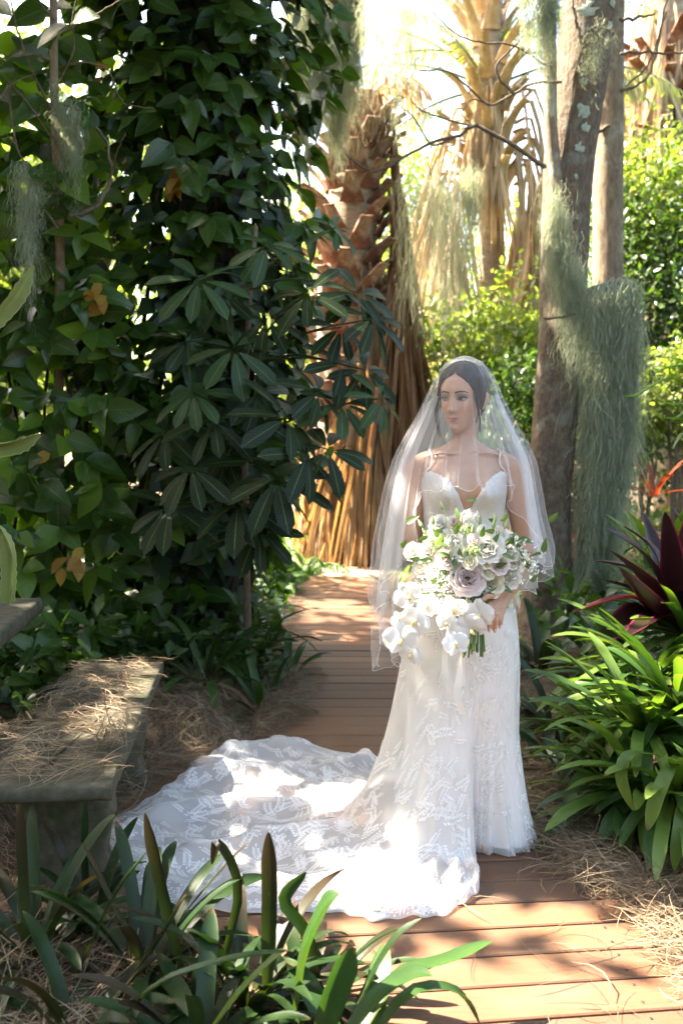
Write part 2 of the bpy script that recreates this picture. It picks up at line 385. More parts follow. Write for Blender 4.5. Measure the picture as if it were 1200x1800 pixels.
# boardwalk: every plank its own piece
walk = empty('boardwalk', (0, 0, 0), kind='structure')
yl = 1.55; lines = [yl]
while lines[-1] < 9.0: lines.append(lines[-1] + .150)
slope = lambda y: np.interp(y, [1.5, 2.7, 3.4, 4.3, 9], [.125, .10, .055, -.01, -.03])
random.seed(3)
for k in range(len(lines) - 1):
    y0, y1 = lines[k] + .0048, lines[k + 1] - .0048
    ym = (y0 + y1) / 2; xl = float(deck_l(ym)) + random.uniform(-.02, .02); xr = float(deck_r(ym)) + random.uniform(-.02, .02)
    s0, s1 = float(slope(lines[k])), float(slope(lines[k + 1])); ch = .004; zt = random.uniform(-.0018, .0018)
    V = []
    for x in (xl, xr):
        a, b = y0 + s0 * x, y1 + s1 * x
        V += [(x, a, -.035), (x, a, zt - ch), (x, a + ch, zt), (x, (a + b) / 2, zt + .001), (x, b - ch, zt), (x, b, zt - ch), (x, b, -.035)]
    F = [[i, i + 1, i + 8, i + 7] for i in range(6)] + [[0, 6, 13, 7], [0, 1, 5, 6], [1, 2, 4, 5], [7, 13, 12, 8], [8, 12, 11, 9]]
    me = mesh('plank', V, F, MAT['wood'], smooth_=False)
    child('plank', me, walk)
# screws near the plank ends on the right
sb = B(); a = np.linspace(0, 2 * np.pi, 8, endpoint=False)
for k in range(3, 22):
    for e in (.035, .115):
        for x in (.80, -.35):
            y = lines[k] + e; y = y + float(slope(y)) * x
            r = np.array([0.0005, .0042])
            V = np.stack([x + r[None] * np.cos(a)[:, None], y + r[None] * np.sin(a)[:, None], np.full((8, 2), .0042)], -1).reshape(-1, 3)
            sb.add(V, gridF(8, 2, True))
sm = pmat('screw_steel', (.05, .045, .04), (.03, .03, .03), 9, .5)
child('screws', sb.mesh('screws', sm), walk, kind='stuff')
# bearer under the boards
bb = B()
for x in (-.3, .25, .7): box(bb, (x, 5.2, -.055), (.09, 7.4, .038))
child('bearer', bb.mesh('bearer', MAT['bark_dark'], smooth_=False), walk)

# sandy path past the boards
pv = []; 
for y in np.linspace(8.95, 16, 40):
    for u in np.linspace(-1, 1, 9):
        wd = np.interp(y, [8.9, 10, 12, 16], [.50, .9, 1.9, 2.2]); cx = np.interp(y, [8.9, 10, 16], [.02, -.15, 1.5])
        x = cx + u * wd * (1 + .08 * math.sin(y * 3 + u * 2)); pv.append((x, y, float(gh(x, y)) + .012 + .02 * (1 - u * u)))
link('path', mesh('path', pv, gridF(40, 9), MAT['sand']), kind='structure')

# ------------------------------------------------------------------ needle litter
def needles(n, xy, zfun, L=(.10, .22), wd=.00085, flat=.10, seg=4, curl=1.0, seed=0, dirb=None):
    g = np.random.default_rng(seed); x, y = xy
    n = len(x); a = g.uniform(0, 2 * np.pi, n) if dirb is None else g.normal(dirb, .7, n)
    Ln = g.uniform(*L, n); kc = g.normal(0, curl, n); t = np.linspace(-.5, .5, seg + 1)
    ang = a[:, None] + kc[:, None] * t[None]
    dx = np.cos(ang) * Ln[:, None] / seg; dy = np.sin(ang) * Ln[:, None] / seg
    X = x[:, None] + np.cumsum(dx, 1) - dx.sum(1, keepdims=True) / 2; Y = y[:, None] + np.cumsum(dy, 1) - dy.sum(1, keepdims=True) / 2
    tilt = g.normal(0, flat, n)[:, None]; arch = g.uniform(0, .05, n)[:, None]
    Z = zfun(X, Y) + g.uniform(0.002, .022, n)[:, None] + np.abs(tilt) * Ln[:, None] * .5 + tilt * t[None] * Ln[:, None] + arch * (.25 - t[None] ** 2)
    Z = np.maximum(Z, zfun(X, Y) + .0015)
    nx, ny = -np.sin(ang), np.cos(ang); ro = g.uniform(-.9, .9, n)[:, None]
    w = wd * (1 - .6 * np.abs(t[None] * 2) ** 3) * g.uniform(.7, 1.4, n)[:, None]
    A = np.stack([X + nx * w, Y + ny * w, Z + ro * w], -1); Bq = np.stack([X - nx * w, Y - ny * w, Z - ro * w], -1)
    V = np.stack([A, Bq], 2).reshape(-1, 3); m = (seg + 1) * 2
    f = np.array([[2 * i, 2 * i + 1, 2 * i + 3, 2 * i + 2] for i in range(seg)])
    return V, (f[None] + (np.arange(n) * m)[:, None, None]).reshape(-1, 4)
def zlit(x, y):
    """litter lies on the ground or on the boards"""
    on = (x > deck_l(y)) & (x < deck_r(y)) & (y < 9)
    return np.maximum(gh(x, y), np.where(on, 0.003, -1))
g = np.random.default_rng(21)
def sample(n, x0, x1, y0, y1, dens):
    X = g.uniform(x0, x1, n); Y = g.uniform(y0, y1, n); k = g.uniform(0, 1, n) < dens(X, Y); return X[k], Y[k]
# left: thick to the drift edge, thinning over the boards
def edgeL(y): return np.interp(y, [2.0, 2.5, 2.75, 3.2, 3.9, 4.3, 4.7, 5.1, 6, 7, 9], [-.10, -.22, -.62, -.85, -.82, -.58, -.22, -.16, -.26, -.34, -.42])
def densL(x, y): return np.clip(1 - (x - (edgeL(y) + .05 * noise(x, y, 0, 4, 3))) / .10, .0, 1) 
def edgeR(y): return np.interp(y, [2.2, 2.75, 3.0, 3.2, 3.4, 4.0, 5, 7, 9], [1.02, .98, .86, .74, .70, .70, .66, .42, .36])
def densR(x, y): return np.clip(1 + (x - (edgeR(y) + .05 * noise(x, y, 0, 4, 4))) / .12, .0, 1)
xl_, yl_ = sample(30000, -2.2, .1, 1.8, 9.2, densL); V1, F1 = needles(0, (xl_, yl_), zlit, seed=1)
xl2, yl2 = sample(9000, -1.5, -.2, 3.6, 5.6, densL); V2, F2 = needles(0, (xl2, yl2), lambda x, y: zlit(x, y) + .02, seed=2, flat=.3)
link('needle_litter', mesh('needle_litter', np.r_[V1, V2], np.r_[F1, F2 + len(V1)], MAT['needle']), kind='stuff', label='brown fallen needles drifted along the left edge of the boards', cat='needle litter')
xr_, yr_ = sample(42000, .3, 2.3, 2.2, 9.0, densR); V3, F3 = needles(0, (xr_, yr_), zlit, seed=3)
xr2, yr2 = sample(7000, .7, 1.6, 2.4, 3.9, densR); V4, F4 = needles(0, (xr2, yr2), lambda x, y: zlit(x, y) + .02, seed=4, flat=.25, dirb=-.5)
link('needle_litter', mesh('needle_litter', np.r_[V3, V4], np.r_[F3, F4 + len(V3)], MAT['needle']), kind='stuff', label='brown fallen needles heaped along the right edge of the boards', cat='needle litter')
# a few single needles on the open boards
xs, ys = sample(90, .0, 1.0, 2.2, 3.4, lambda x, y: .3 + .7 * (x > .55)); V5, F5 = needles(0, (xs, ys), zlit, seed=5, flat=.01, wd=.0011)
link('loose_needles', mesh('loose_needles', V5, F5, MAT['needle']), kind='stuff', label='single dry needles strewn on the open boards', cat='needle litter')

# ------------------------------------------------------------------ concrete bench and table
def slab(b, corners, z1, th, bev=.012, n=1):
    """slab from four top corners (xy) with worn edges"""
    c = np.array(corners, float); ctr = c.mean(0)
    rings = [(1.0, z1 - th), (1.0, z1 - bev * 1.4)]
    rows = []
    N = 22
    def per(inset, z):
        out = []
        for i in range(4):
            p, q = c[i], c[(i + 1) % 4]
            for k in range(N):
                s = k / N; v = p + (q - p) * s; d = ctr - v; v = v + d / np.linalg.norm(d) * inset
                out.append((v[0], v[1], z))
        return np.array(out)
    rows = [per(.25, z1 - th), per(.010, z1 - th), per(0, z1 - th + .012), per(0, z1 - bev), per(bev * .5, z1 - bev * .3), per(bev * 1.6, z1), per(.10, z1), per(.17, z1)]
    V = np.array(rows); nn = noise(V[..., 0] * 6, V[..., 1] * 6, V[..., 2] * 6, 2.0, 3) * .0035; V[..., :2] += nn[..., None]; V[..., 2] += nn * .8
    F = gridF(4 * N, len(rows), True); b.add(V.transpose(1, 0, 2).reshape(-1, 3), F)
    for pr in (V[-1], V[0]):                                      # close top and bottom
        m = 2 * N
        idx = [[i, i + 1, 4 * N - 2 - i, 4 * N - 1 - i] for i in range(0, m - 1)]
        b.add(pr, idx)
BZ = .45
bench_c = [G(196, 1379, BZ), G(287, 1163, BZ), G(140, 1160, BZ), G(-36, 1388, BZ)]
bench_c = [(v.x, v.y) for v in bench_c]
bc = np.mean(bench_c, 0)
bench = empty('garden_bench', (bc[0], bc[1], 0), label='mossy concrete garden bench strewn with needles beside the lace train', cat='bench')
b = B(); slab(b, bench_c, BZ, .055); child('seat', b.mesh('seat', MAT['concrete']), bench)
BC = np.array(bench_c); ax = (BC[1] - BC[0]); bl = np.linalg.norm(ax); ax /= bl; ay = BC[3] - BC[0]; bw = np.linalg.norm(ay); ay /= bw
def pedestal(c):
    prof = [(.0, .165, .075), (.03, .17, .08), (.06, .145, .068), (.12, .128, .056), (.18, .138, .060), (.25, .156, .070), (.31, .150, .068), (.345, .132, .058), (.365, .155, .078), (.394, .16, .082)]
    V = []
    for (z, a, d) in prof:
        for th in np.linspace(0, 2 * np.pi, 48, endpoint=False):
            cc, ss = math.cos(th), math.sin(th); e = .38
            u = math.copysign(abs(cc) ** e, cc) * a; v = math.copysign(abs(ss) ** e, ss) * d
            carve = .006 * math.sin(u * 70) * math.sin(z * 36) if .1 < z < .33 else 0
            v += math.copysign(carve, v)
            p = c + ay * u + ax * v; V.append((p[0], p[1], z))
    V = np.array(V).reshape(len(prof), 48, 3).transpose(1, 0, 2).reshape(-1, 3)
    return mesh('leg', V, gridF(48, len(prof), True), MAT['concrete'])
for s in (.20, .80): child('leg', pedestal(BC[0] + ax * bl * s + ay * bw * .5), bench)
# litter on the bench seat: lies on it, a thing of its own
n = 950; u = g.uniform(.02, .98, n); v = g.beta(1.2, 1.0, n) * .94 + .03
V, F = needles(0, (BC[0, 0] + ax[0] * bl * u + ay[0] * bw * v, BC[0, 1] + ax[1] * bl * u + ay[1] * bw * v), lambda x, y: np.full_like(x, BZ + .003), seed=8, flat=.035, L=(.12, .24), wd=.0009)
link('needle_litter', mesh('needle_litter', V, F, MAT['needle']), kind='stuff', label='thin scatter of dry needles lying on the bench seat', cat='needle litter')
n = 60; V, F = needles(0, (BC[0, 0] + ax[0] * .34 + ay[0] * .05 + g.normal(0, .02, n), BC[0, 1] + ax[1] * .34 + ay[1] * .05 + g.normal(0, .02, n)), lambda x, y: np.full_like(x, BZ + .006), seed=9, flat=.7, L=(.06, .15), wd=.0012)
link('needle_tuft', mesh('needle_tuft', V, F, MAT['needle']), kind='stuff', label='upright tuft of pale dry needles on the bench seat edge', cat='needle litter')

TZ = .72
tc_ = [(v.x, v.y) for v in (G(72, 1052, TZ), G(78, 1046, TZ + .0), G(-10, 1040, TZ), G(-120, 1046, TZ))]
t0 = G(76, 1050, TZ); e1 = (G(0, 1112, TZ) - t0); e1.normalize(); e2 = Vector((-1, .06, 0)).normalized()
tcs = [t0, t0 + e2 * .95, t0 + e2 * .95 + e1 * .8, t0 + e1 * .8]
tcs = [(v.x, v.y) for v in tcs]; tcc = np.mean(tcs, 0)
table = empty('garden_table', (tcc[0], tcc[1], 0), label='grey concrete garden table corner behind the bench at the left edge', cat='table')
b = B(); slab(b, tcs, TZ, .07); child('tabletop', b.mesh('tabletop', MAT['concrete']), table)
prof = [(.0, .24), (.05, .25), (.10, .17), (.25, .12), (.42, .16), (.55, .13), (.62, .2), (TZ - .07, .26)]
V = np.array([[(tcc[0] + r * math.cos(t), tcc[1] + r * math.sin(t), z) for (z, r) in prof] for t in np.linspace(0, 2 * np.pi, 28, endpoint=False)]).reshape(-1, 3)
child('pedestal', mesh('pedestal', V, gridF(28, len(prof), True), MAT['concrete']), table)

# ================================================================== TREES
def leafcloud(center, rad, n, size, seed, T=None, shell=.55, clump=22, up=.6, flat=1.0):
    """leaves of a bush: clumps spread through the volume, denser near the skin"""
    q = np.random.default_rng(seed); c = np.asarray(center, float); r = np.asarray(rad, float)
    nc = max(6, n // clump); d = q.normal(size=(nc, 3)); d /= np.linalg.norm(d, axis=1)[:, None]
    d *= (shell + (1 - shell) * q.uniform(0, 1, nc) ** .5)[:, None] * (1 + .22 * q.normal(size=nc))[:, None]
    cc = c + d * r; k = q.integers(0, nc, n); cs = np.mean(r) * .17
    p = cc[k] + q.normal(size=(n, 3)) * cs; o = (p - c) / r
    ax_ = q.normal(size=(n, 3)) + o * .7 + [0, 0, -.25]; nr = q.normal(size=(n, 3)) * .8 + o * .6 + [0, 0, up]
    T = T or leafT(1, .5, 'ovate', 2, 2, .25, .2)
    return scatter(T, orient(p, ax_, nr, size * q.uniform(.65, 1.3, n)))
T_small = leafT(1, .55, 'ell', 2, 2, .25, .15)

def shrub(name, label, cat, group, base, center, rad, n, size, mat, seed, trunk_r=.03, mats2=None, shell=.5):
    o = empty(name, base, label=label, cat=cat, group=group)
    child('foliage', mesh('foliage', *leafcloud(center, rad, n, size, seed, T_small, shell)[:2], MAT[mat], uv=None), o, kind='stuff')
    q = np.random.default_rng(seed); b = B()
    for k in range(5):
        e = np.asarray(center) + q.normal(size=3) * np.asarray(rad) * .35
        b.add(*tube(catmull([base, (np.asarray(base) * .5 + e * .5) + q.normal(size=3) * .1, e], 6), np.linspace(trunk_r, trunk_r * .3, 6), 6))
    child('stem', b.mesh('stem', MAT['twig']), o); return o

# ---- vine-covered tree on the left
VT = P(360, 700, 6.3); VT.z = 0
vt = empty('vine_covered_tree', (VT.x, VT.y, 0), label='tall tree trunk wrapped in dark glossy climbing vine, left of the path', cat='tree')
b = B(); b.add(*tube(catmull([(VT.x, VT.y, -.1), (VT.x + .03, VT.y, 2), (VT.x - .05, VT.y + .1, 4.2), (VT.x - .5, VT.y + .1, 6.5)], 24), np.linspace(.25, .2, 24), 16, wob=.06))
for (ex, ey, ez, z0, r) in ((-3.2, 6.0, 6.8, 3.9, .10), (-1.5, 4.6, 6.3, 4.6, .09), (-2.8, 7.6, 7.0, 4.4, .09), (-4.6, 4.6, 6.8, 4.2, .09), (.2, 6.0, 6.6, 4.6, .06)):
    b.add(*tube(catmull([(VT.x - .05, VT.y + .05, z0), ((VT.x + ex) / 2, (VT.y + ey) / 2, (z0 + ez) / 2 + .3), (ex, ey, ez)], 10), np.linspace(r, .03, 10), 8))
child('trunk', b.mesh('trunk', MAT['bark_dark']), vt)
q = np.random.default_rng(40)
def vine_pts(n, cx, cy, z0, z1, rfun, spread, front=.75):
    z = q.uniform(z0, z1, n); th = np.where(q.uniform(0, 1, n) < front, q.uniform(-1.9, 1.9, n), q.uniform(-np.pi, np.pi, n))
    r = rfun(z, th) + q.normal(0, spread, n)
    o = np.stack([np.sin(th), -np.cos(th), 0 * th], -1)
    return np.stack([cx(z) + o[:, 0] * r, cy(z) + o[:, 1] * r, z], -1), o
def trifol(p, o, size, leaves):
    """three leaflets from a stalk end, hanging outward and down"""
    out = []
    for k in range(leaves):
        a = (k - (leaves - 1) / 2) * 1.0 + q.normal(0, .2, len(p)); s = np.stack([-o[:, 1], o[:, 0], 0 * o[:, 0]], -1)
        d = o * q.uniform(.1, .9, len(p))[:, None] + np.array([0, 0, -1]) * (.75 * np.cos(a))[:, None] + s * np.sin(a)[:, None] + q.normal(0, .22, p.shape)
        nr = o * 1.0 + np.array([0, 0, .55]) + q.normal(0, .48, p.shape)
        out.append(orient(p + d * .01, d, nr, size * q.uniform(.55, 1.3, len(p))))
    return np.concatenate(out)
cxv = lambda z: VT.x + .04 * np.sin(z * 2) - .14 * np.clip(1.8 - z, 0, 2); cyv = lambda z: np.full_like(z, VT.y)
def rv(z, th):
    base = np.interp(z, [0, .5, .9, 1.5, 2.2, 3, 4.2, 5.5], [.40, .42, .46, .58, .62, .62, .66, .7])
    return base * (1 + .12 * np.sin(th * 3 + z * 2.3) + .10 * np.sin(z * 5 + th))
p1, o1 = vine_pts(760, cxv, cyv, .15, 4.9, rv, .09)
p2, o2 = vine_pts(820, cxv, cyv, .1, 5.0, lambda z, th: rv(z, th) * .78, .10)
# the vine spreads left over a screen of stems
NL = 860; lx = q.uniform(-3.0, -1.30, NL); lz = q.uniform(.35, 4.3, NL); ly = 5.75 + .18 * np.sin(lx * 5 + lz * 2) + q.normal(0, .26, NL)
keep = q.uniform(0, 1, NL) < np.clip(1.25 - (lz - 2.0) * .42, .38, 1); pl = np.stack([lx, ly, lz], -1)[keep]
ol = np.tile([0.1, -1.0, 0.0], (len(pl), 1)) + q.normal(0, .25, (len(pl), 3)) * [1, .3, 0]
TV = leafT(1, .62, 'ovate', 5, 2, .22, .14)
Mall = np.concatenate([trifol(p1, o1, .172, 3), trifol(pl, ol, .192, 3)])
pos = Mall[:, :3, 3]; pxs = np.array([to_px(p) for p in pos]); dist = np.linalg.norm(pos - [0, 0, CH], axis=1)
vis = (pxs[:, 0] > -10) & (pxs[:, 0] < 600) & (pxs[:, 1] > -10) & (pxs[:, 1] < 1130); rad_ = np.where(vis, dist, 99)
order = np.argsort(rad_); hero = order[:290]; rest = order[290:]
vms = []
for (w9, f9, d9, v9) in ((.62, .22, .14, 0), (.55, .45, .30, .05), (.70, .12, -.05, .07), (.60, .30, .40, -.05)):
    T9 = leafT(1, w9, 'ovate', 6, 2, f9, d9, v9); vms.append(mesh('leaf', *T9[:2], MAT['vine'], uv=T9[2]))
vml = mesh('leaf', *TV[:2], MAT['vine_light'], uv=TV[2])
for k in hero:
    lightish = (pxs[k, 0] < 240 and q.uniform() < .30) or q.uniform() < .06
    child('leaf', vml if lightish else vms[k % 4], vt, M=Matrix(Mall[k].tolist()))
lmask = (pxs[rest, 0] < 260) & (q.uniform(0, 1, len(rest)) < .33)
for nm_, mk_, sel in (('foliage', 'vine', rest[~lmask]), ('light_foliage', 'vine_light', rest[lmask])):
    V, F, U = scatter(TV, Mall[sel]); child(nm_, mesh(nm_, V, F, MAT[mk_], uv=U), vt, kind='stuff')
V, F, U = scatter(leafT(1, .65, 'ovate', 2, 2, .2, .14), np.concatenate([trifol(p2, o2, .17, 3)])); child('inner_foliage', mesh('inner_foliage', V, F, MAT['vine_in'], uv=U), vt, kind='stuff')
# yellowing clusters
for (x, y, Y, n) in ((312, 300, 5.55, 7), (176, 508, 5.35, 5), (135, 975, 5.2, 7), (95, 830, 5.4, 2), (165, 130, 5.6, 2)):
    c = np.array(P(x, y, Y)); pp = c + q.normal(0, .035, (n, 3)) * [1, .6, 1.4]
    Ms = orient(pp, np.tile([0, -.2, -1.], (n, 1)) + q.normal(0, .45, (n, 3)), np.tile([0, -1, .4], (n, 1)) + q.normal(0, .4, (n, 3)), .13 * q.uniform(.7, 1.1, n))
    ym = mesh('yellow_leaf', *TV[:2], MAT['vine_yellow'], uv=TV[2])
    for M in Ms: child('yellow_leaf', ym, vt, M=Matrix(M.tolist()))
# climbing stems
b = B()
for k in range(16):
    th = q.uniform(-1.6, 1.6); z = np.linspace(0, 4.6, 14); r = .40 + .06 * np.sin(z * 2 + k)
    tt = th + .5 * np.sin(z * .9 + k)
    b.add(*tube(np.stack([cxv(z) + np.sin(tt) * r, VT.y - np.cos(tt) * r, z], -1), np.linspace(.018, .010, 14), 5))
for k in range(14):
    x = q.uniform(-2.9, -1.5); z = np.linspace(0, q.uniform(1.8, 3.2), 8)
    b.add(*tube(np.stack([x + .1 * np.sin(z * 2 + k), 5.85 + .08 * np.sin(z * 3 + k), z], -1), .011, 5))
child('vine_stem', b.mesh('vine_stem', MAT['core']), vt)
# crown high above the frame: its gaps are cut to place the sun patches
KX, KY = -SUN.x / SUN.z, -SUN.y / SUN.z
def drop(p): return (p[0] + KX * p[2], p[1] + KY * p[2])
SPOTS = [drop(G(x, y, .45)) + (r * 1.7, r * 1.0) for x, y, r in ((222, 1212, .07), (250, 1205, .05), (246, 1226, .04), (212, 1252, .09), (200, 1285, .08), (190, 1362, .06), (135, 1180, .05), (160, 1185, .04), (255, 1175, .05), (150, 1300, .04))]
SPOTS += [drop(G(x, y, .03)) + (r, r * .5) for x, y, r in ((440, 1345, .05), (425, 1358, .06), (505, 1378, .10), (525, 1390, .08), (620, 1430, .12), (640, 1400, .06), (330, 1345, .05), (360, 1320, .04), (560, 1470, .08))]
SPOTS += [drop(G(x, y, 0)) + (r, q_) for x, y, r, q_ in ((600, 1072, .55, .10), (640, 1090, .4, .06), (560, 1060, .4, .1), (620, 1160, .18, .05), (650, 1172, .14, .05), (590, 1122, .2, .05), (610, 1035, .8, .2))]
SPOTS += [drop(P(x, y, Y)) + (r, r) for x, y, Y, r in ((722, 900, 3.38, .07), (716, 945, 3.38, .06), (708, 1110, 3.04, .07), (725, 1050, 3.04, .07), (770, 1010, 3.06, .05), (830, 1105, 3.04, .06), (860, 965, 3.06, .04), (800, 1240, 3.25, .06))]
SPOTS += [drop(P(x, y, Y)) + (r, r) for x, y, Y, r in ((815, 965, 3.05, .14), (765, 1010, 3.05, .13), (715, 1090, 3.05, .12), (722, 930, 3.38, .09))]
SHADE = [drop(P(808, 700, 3.34)) + (.17,), drop(P(830, 820, 3.28)) + (.17,), drop(P(820, 770, 3.3)) + (.15,), drop(P(850, 1180, 3.2)) + (.12,)]
def lit(gx_, gy_):
    """where, in sun-projected ground coordinates, the photograph shows sun"""
    def el(cx, cy, rx, ry, rot=0):
        c, s = math.cos(rot), math.sin(rot); dx, dy = gx_ - cx, gy_ - cy
        u, v = (dx * c + dy * s) / rx, (-dx * s + dy * c) / ry; return (u * u + v * v) < 1
    L = el(.74, 2.40, 1.10, .52) | el(.19, 3.0, .27, .14) | el(1.05, 2.72, .3, .2)
    for (x, y, a, b_, r_) in ((.30, 2.80, .26, .028, -.5), (.55, 2.68, .22, .022, -.6), (.75, 2.80, .20, .025, -.4), (.35, 2.50, .22, .022, -.35), (.25, 2.76, .30, .075, -.45), (.62, 2.66, .24, .070, -.5), (.98, 2.80, .20, .075, -.4)): L &= ~el(x, y, a, b_, r_)
    L |= (el(1.80, 3.80, .55, .55) | el(2.2, 3.3, .45, .5)) & (noise(gx_, gy_, 0, 5.0, 6) > -.75)
    for (x, y, a, b_) in SPOTS: L |= el(x, y, a, b_)
    L |= (gy_ > 4.1) & (gy_ < 6.2) & (noise(gx_, gy_, 0, 3.6, 8) > .85)          # flecks that reach the vine
    for (x, y, r) in SHADE: L &= ~el(x, y, r, r)
    return L | (gy_ > 8.6) | (gx_ > 3.4)
def lit_any(x, y, r=.055): return lit(x, y) | lit(x + r, y) | lit(x - r, y) | lit(x, y + r) | lit(x, y - r)
nc = 5600; cg = np.random.default_rng(77)
tgx = cg.uniform(-3.6, 3.4, nc); tgy = cg.uniform(1.2, 8.4, nc); hz = cg.uniform(4.7, 7.2, nc)
keep = ~lit(tgx + cg.normal(0, .03, nc), tgy + cg.normal(0, .03, nc))
tgx, tgy, hz = tgx[keep], tgy[keep], hz[keep]
cpos = np.stack([tgx + SUN.x / SUN.z * hz, tgy + SUN.y / SUN.z * hz, hz], -1)
CROWN_P = cpos
nl = 5; cp_ = np.repeat(cpos, nl, 0) + cg.normal(0, .07, (len(cpos) * nl, 3))
gpx = cp_[:, 0] - SUN.x / SUN.z * cp_[:, 2]; gpy = cp_[:, 1] - SUN.y / SUN.z * cp_[:, 2]
cp_ = cp_[~lit_any(gpx, gpy) | (cg.uniform(0, 1, len(cp_)) < .012)]
ppx = np.array([to_px(p) for p in cp_]); cp_ = cp_[(ppx[:, 1] < -25) | (cp_[:, 1] < .2) | (ppx[:, 0] < -40)]
V, F, U = scatter(leafT(1, .6, 'ovate', 2, 2, .2, .15), orient(cp_, cg.normal(size=cp_.shape) + [0, 0, -.3], cg.normal(size=cp_.shape) * .5 + np.array(SUN), .17 * cg.uniform(.7, 1.25, len(cp_))))
child('crown', mesh('crown', V, F, MAT['vine'], uv=U), vt, kind='stuff')
def canopy(parent, n, x0, x1, y0, y1, z0, z1, seed, name='crown'):
    """more of a crown, straight overhead, pruned the same way"""
    qq = np.random.default_rng(seed); c = np.stack([qq.uniform(x0, x1, n), qq.uniform(y0, y1, n), qq.uniform(z0, z1, n)], -1)
    p = np.repeat(c, 6, 0) + qq.normal(0, .10, (n * 6, 3)); gx3 = p[:, 0] + KX * p[:, 2]; p = p[~lit_any(gx3, p[:, 1] + KY * p[:, 2]) | (gx3 > 3.4)]
    pp = np.array([to_px(v) for v in p]); p = p[(pp[:, 1] < -30) | (p[:, 1] < .2)]
    V, F, U = scatter(leafT(1, .6, 'ovate', 2, 2, .2, .15), orient(p, qq.normal(size=p.shape) + [0, 0, -.3], qq.normal(size=p.shape) * .6 + [0, 0, 1], .19 * qq.uniform(.7, 1.25, len(p))))
    child(name, mesh(name, V, F, MAT['vine'], uv=U), parent, kind='stuff')
canopy(vt, 2600, -4.8, -.2, .2, 6.6, 4.3, 6.4, 78, 'added_low_crown')  # unseen leaves added overhead to cut sky light on the vine

# ---- thin bare tree at far left with twigs
lt0 = P(104, 900, 5.8); 
lt = empty('bare_sapling', (lt0.x, lt0.y, 0), label='slim pale bare sapling with crooked twigs in front of the vine, far left', cat='tree')
b = B(); b.add(*tube(catmull([(lt0.x, lt0.y, 0), P(104, 700, 5.85), P(106, 440, 5.45), P(98, 220, 5.2), P(95, 90, 5.2), P(92, -120, 5.2), P(80, -400, 5.2)], 30), np.linspace(.032, .016, 30), 8, wob=.12))
child('trunk', b.mesh('trunk', MAT['bark_pale']), lt)
def twig(pts, r0, r1, Y, parent, mat='twig', n=18, dy=0.0, name='branch'):
    w_ = catmull([P(x, y, Y + dy * i / max(1, len(pts) - 1)) for i, (x, y) in enumerate(pts)], n)
    w_ += np.random.default_rng(int(abs(pts[0][0]) * 7 + abs(pts[-1][1]))).normal(0, r0 * .35, w_.shape)
    bb = B(); bb.add(*tube(w_, np.linspace(r0, r1, n), 6)); return child(name, bb.mesh(name, MAT[mat]), parent)
for pts, r in (([(125, 380), (170, 360), (195, 310), (190, 260), (170, 222)], .013), ([(195, 310), (205, 270), (220, 236)], .006), ([(98, 210), (60, 130), (25, 30), (18, -40)], .008),
               ([(97, 120), (150, 110), (190, 125), (210, 170), (225, 185), (268, 190)], .005), ([(95, 110), (60, 96), (0, 105)], .008), ([(104, 300), (60, 310), (30, 260), (10, 235)], .007),
               ([(30, 260), (20, 200), (15, 140)], .006), ([(108, 60), (160, 30), (230, -10)], .006), ([(100, 180), (140, 195), (136, 230), (150, 260)], .006), ([(102, 400), (60, 345), (35, 300)], .007),
               ([(98, 250), (40, 170), (-10, 120)], .006), ([(100, 40), (70, 0), (60, -60)], .006), ([(60, 130), (20, 150), (-10, 190)], .004), ([(97, 150), (130, 90), (128, 30), (140, -20)], .005)):
    twig(pts, r, r * .45, 5.2, lt, dy=q.uniform(-.3, .1))

# ---- two-trunked tree on the right
RT = P(965, 1120, 6.6)
rt = empty('lichened_tree', (RT.x, RT.y, 0), label='big grey-brown tree trunk with lichen patches rising right behind the bride', cat='tree')
def trunk_pts(l, Y): return [P(x, y, Y) for x, y in l]
w_ = catmull([(P(962, 1150, 6.6).x, 6.6, -.1)] + trunk_pts([(962, 1050), (962, 900), (974, 750), (985, 600), (992, 450), (998, 300), (1018, 150), (1036, 0), (1048, -200), (1050, -500)], 6.6), 48)
wpx = np.interp(np.linspace(0, 1, 48), [0, .09, .2, .4, .6, .8, 1], [62, 48, 39, 38, 41, 46, 40])
b = B(); b.add(*tube(w_, wpx / 258, 28, wob=.05)); child('trunk', b.mesh('trunk', MAT['bark_right']), rt)
b = B()
# thin side stem left of the main trunk, top
b.add(*tube(catmull(trunk_pts([(978, 330), (968, 230), (966, 120), (962, 0), (955, -150)], 6.45), 16), np.linspace(.04, .045, 16), 10, wob=.08)); child('side_stem', b.mesh('side_stem', MAT['bark_pale']), rt)
for pts, r in (([(957, 295), (925, 270), (880, 240), (830, 222), (800, 240), (760, 250), (720, 272), (660, 300), (610, 275)], .016), ([(830, 222), (770, 205), (735, 190), (720, 170)], .007), ([(800, 240), (760, 255), (738, 225), (722, 200), (700, 185)], .008),
               ([(985, 145), (940, 145), (900, 165), (860, 185), (820, 150), (780, 125), (735, 125)], .010), ([(900, 165), (870, 120), (905, 80), (940, 40)], .010), ([(970, 120), (900, 80), (850, 75), (800, 60), (760, 20)], .008),
               ([(1090, 35), (1120, 30), (1150, 25)], .012), ([(860, 185), (830, 175), (812, 200), (830, 222)], .006), ([(1025, 75), (1010, 30), (1005, -10)], .014), ([(760, 250), (752, 280), (757, 310)], .005), ([(880, 240), (890, 200), (905, 190)], .005),
               ([(958, 560), (985, 558), (1010, 552)], .010), ([(1090, 95), (1130, 92), (1200, 94)], .012), ([(1100, 150), (1140, 110), (1170, 20)], .008)):
    twig(pts, r, r * .45, 6.35, rt)
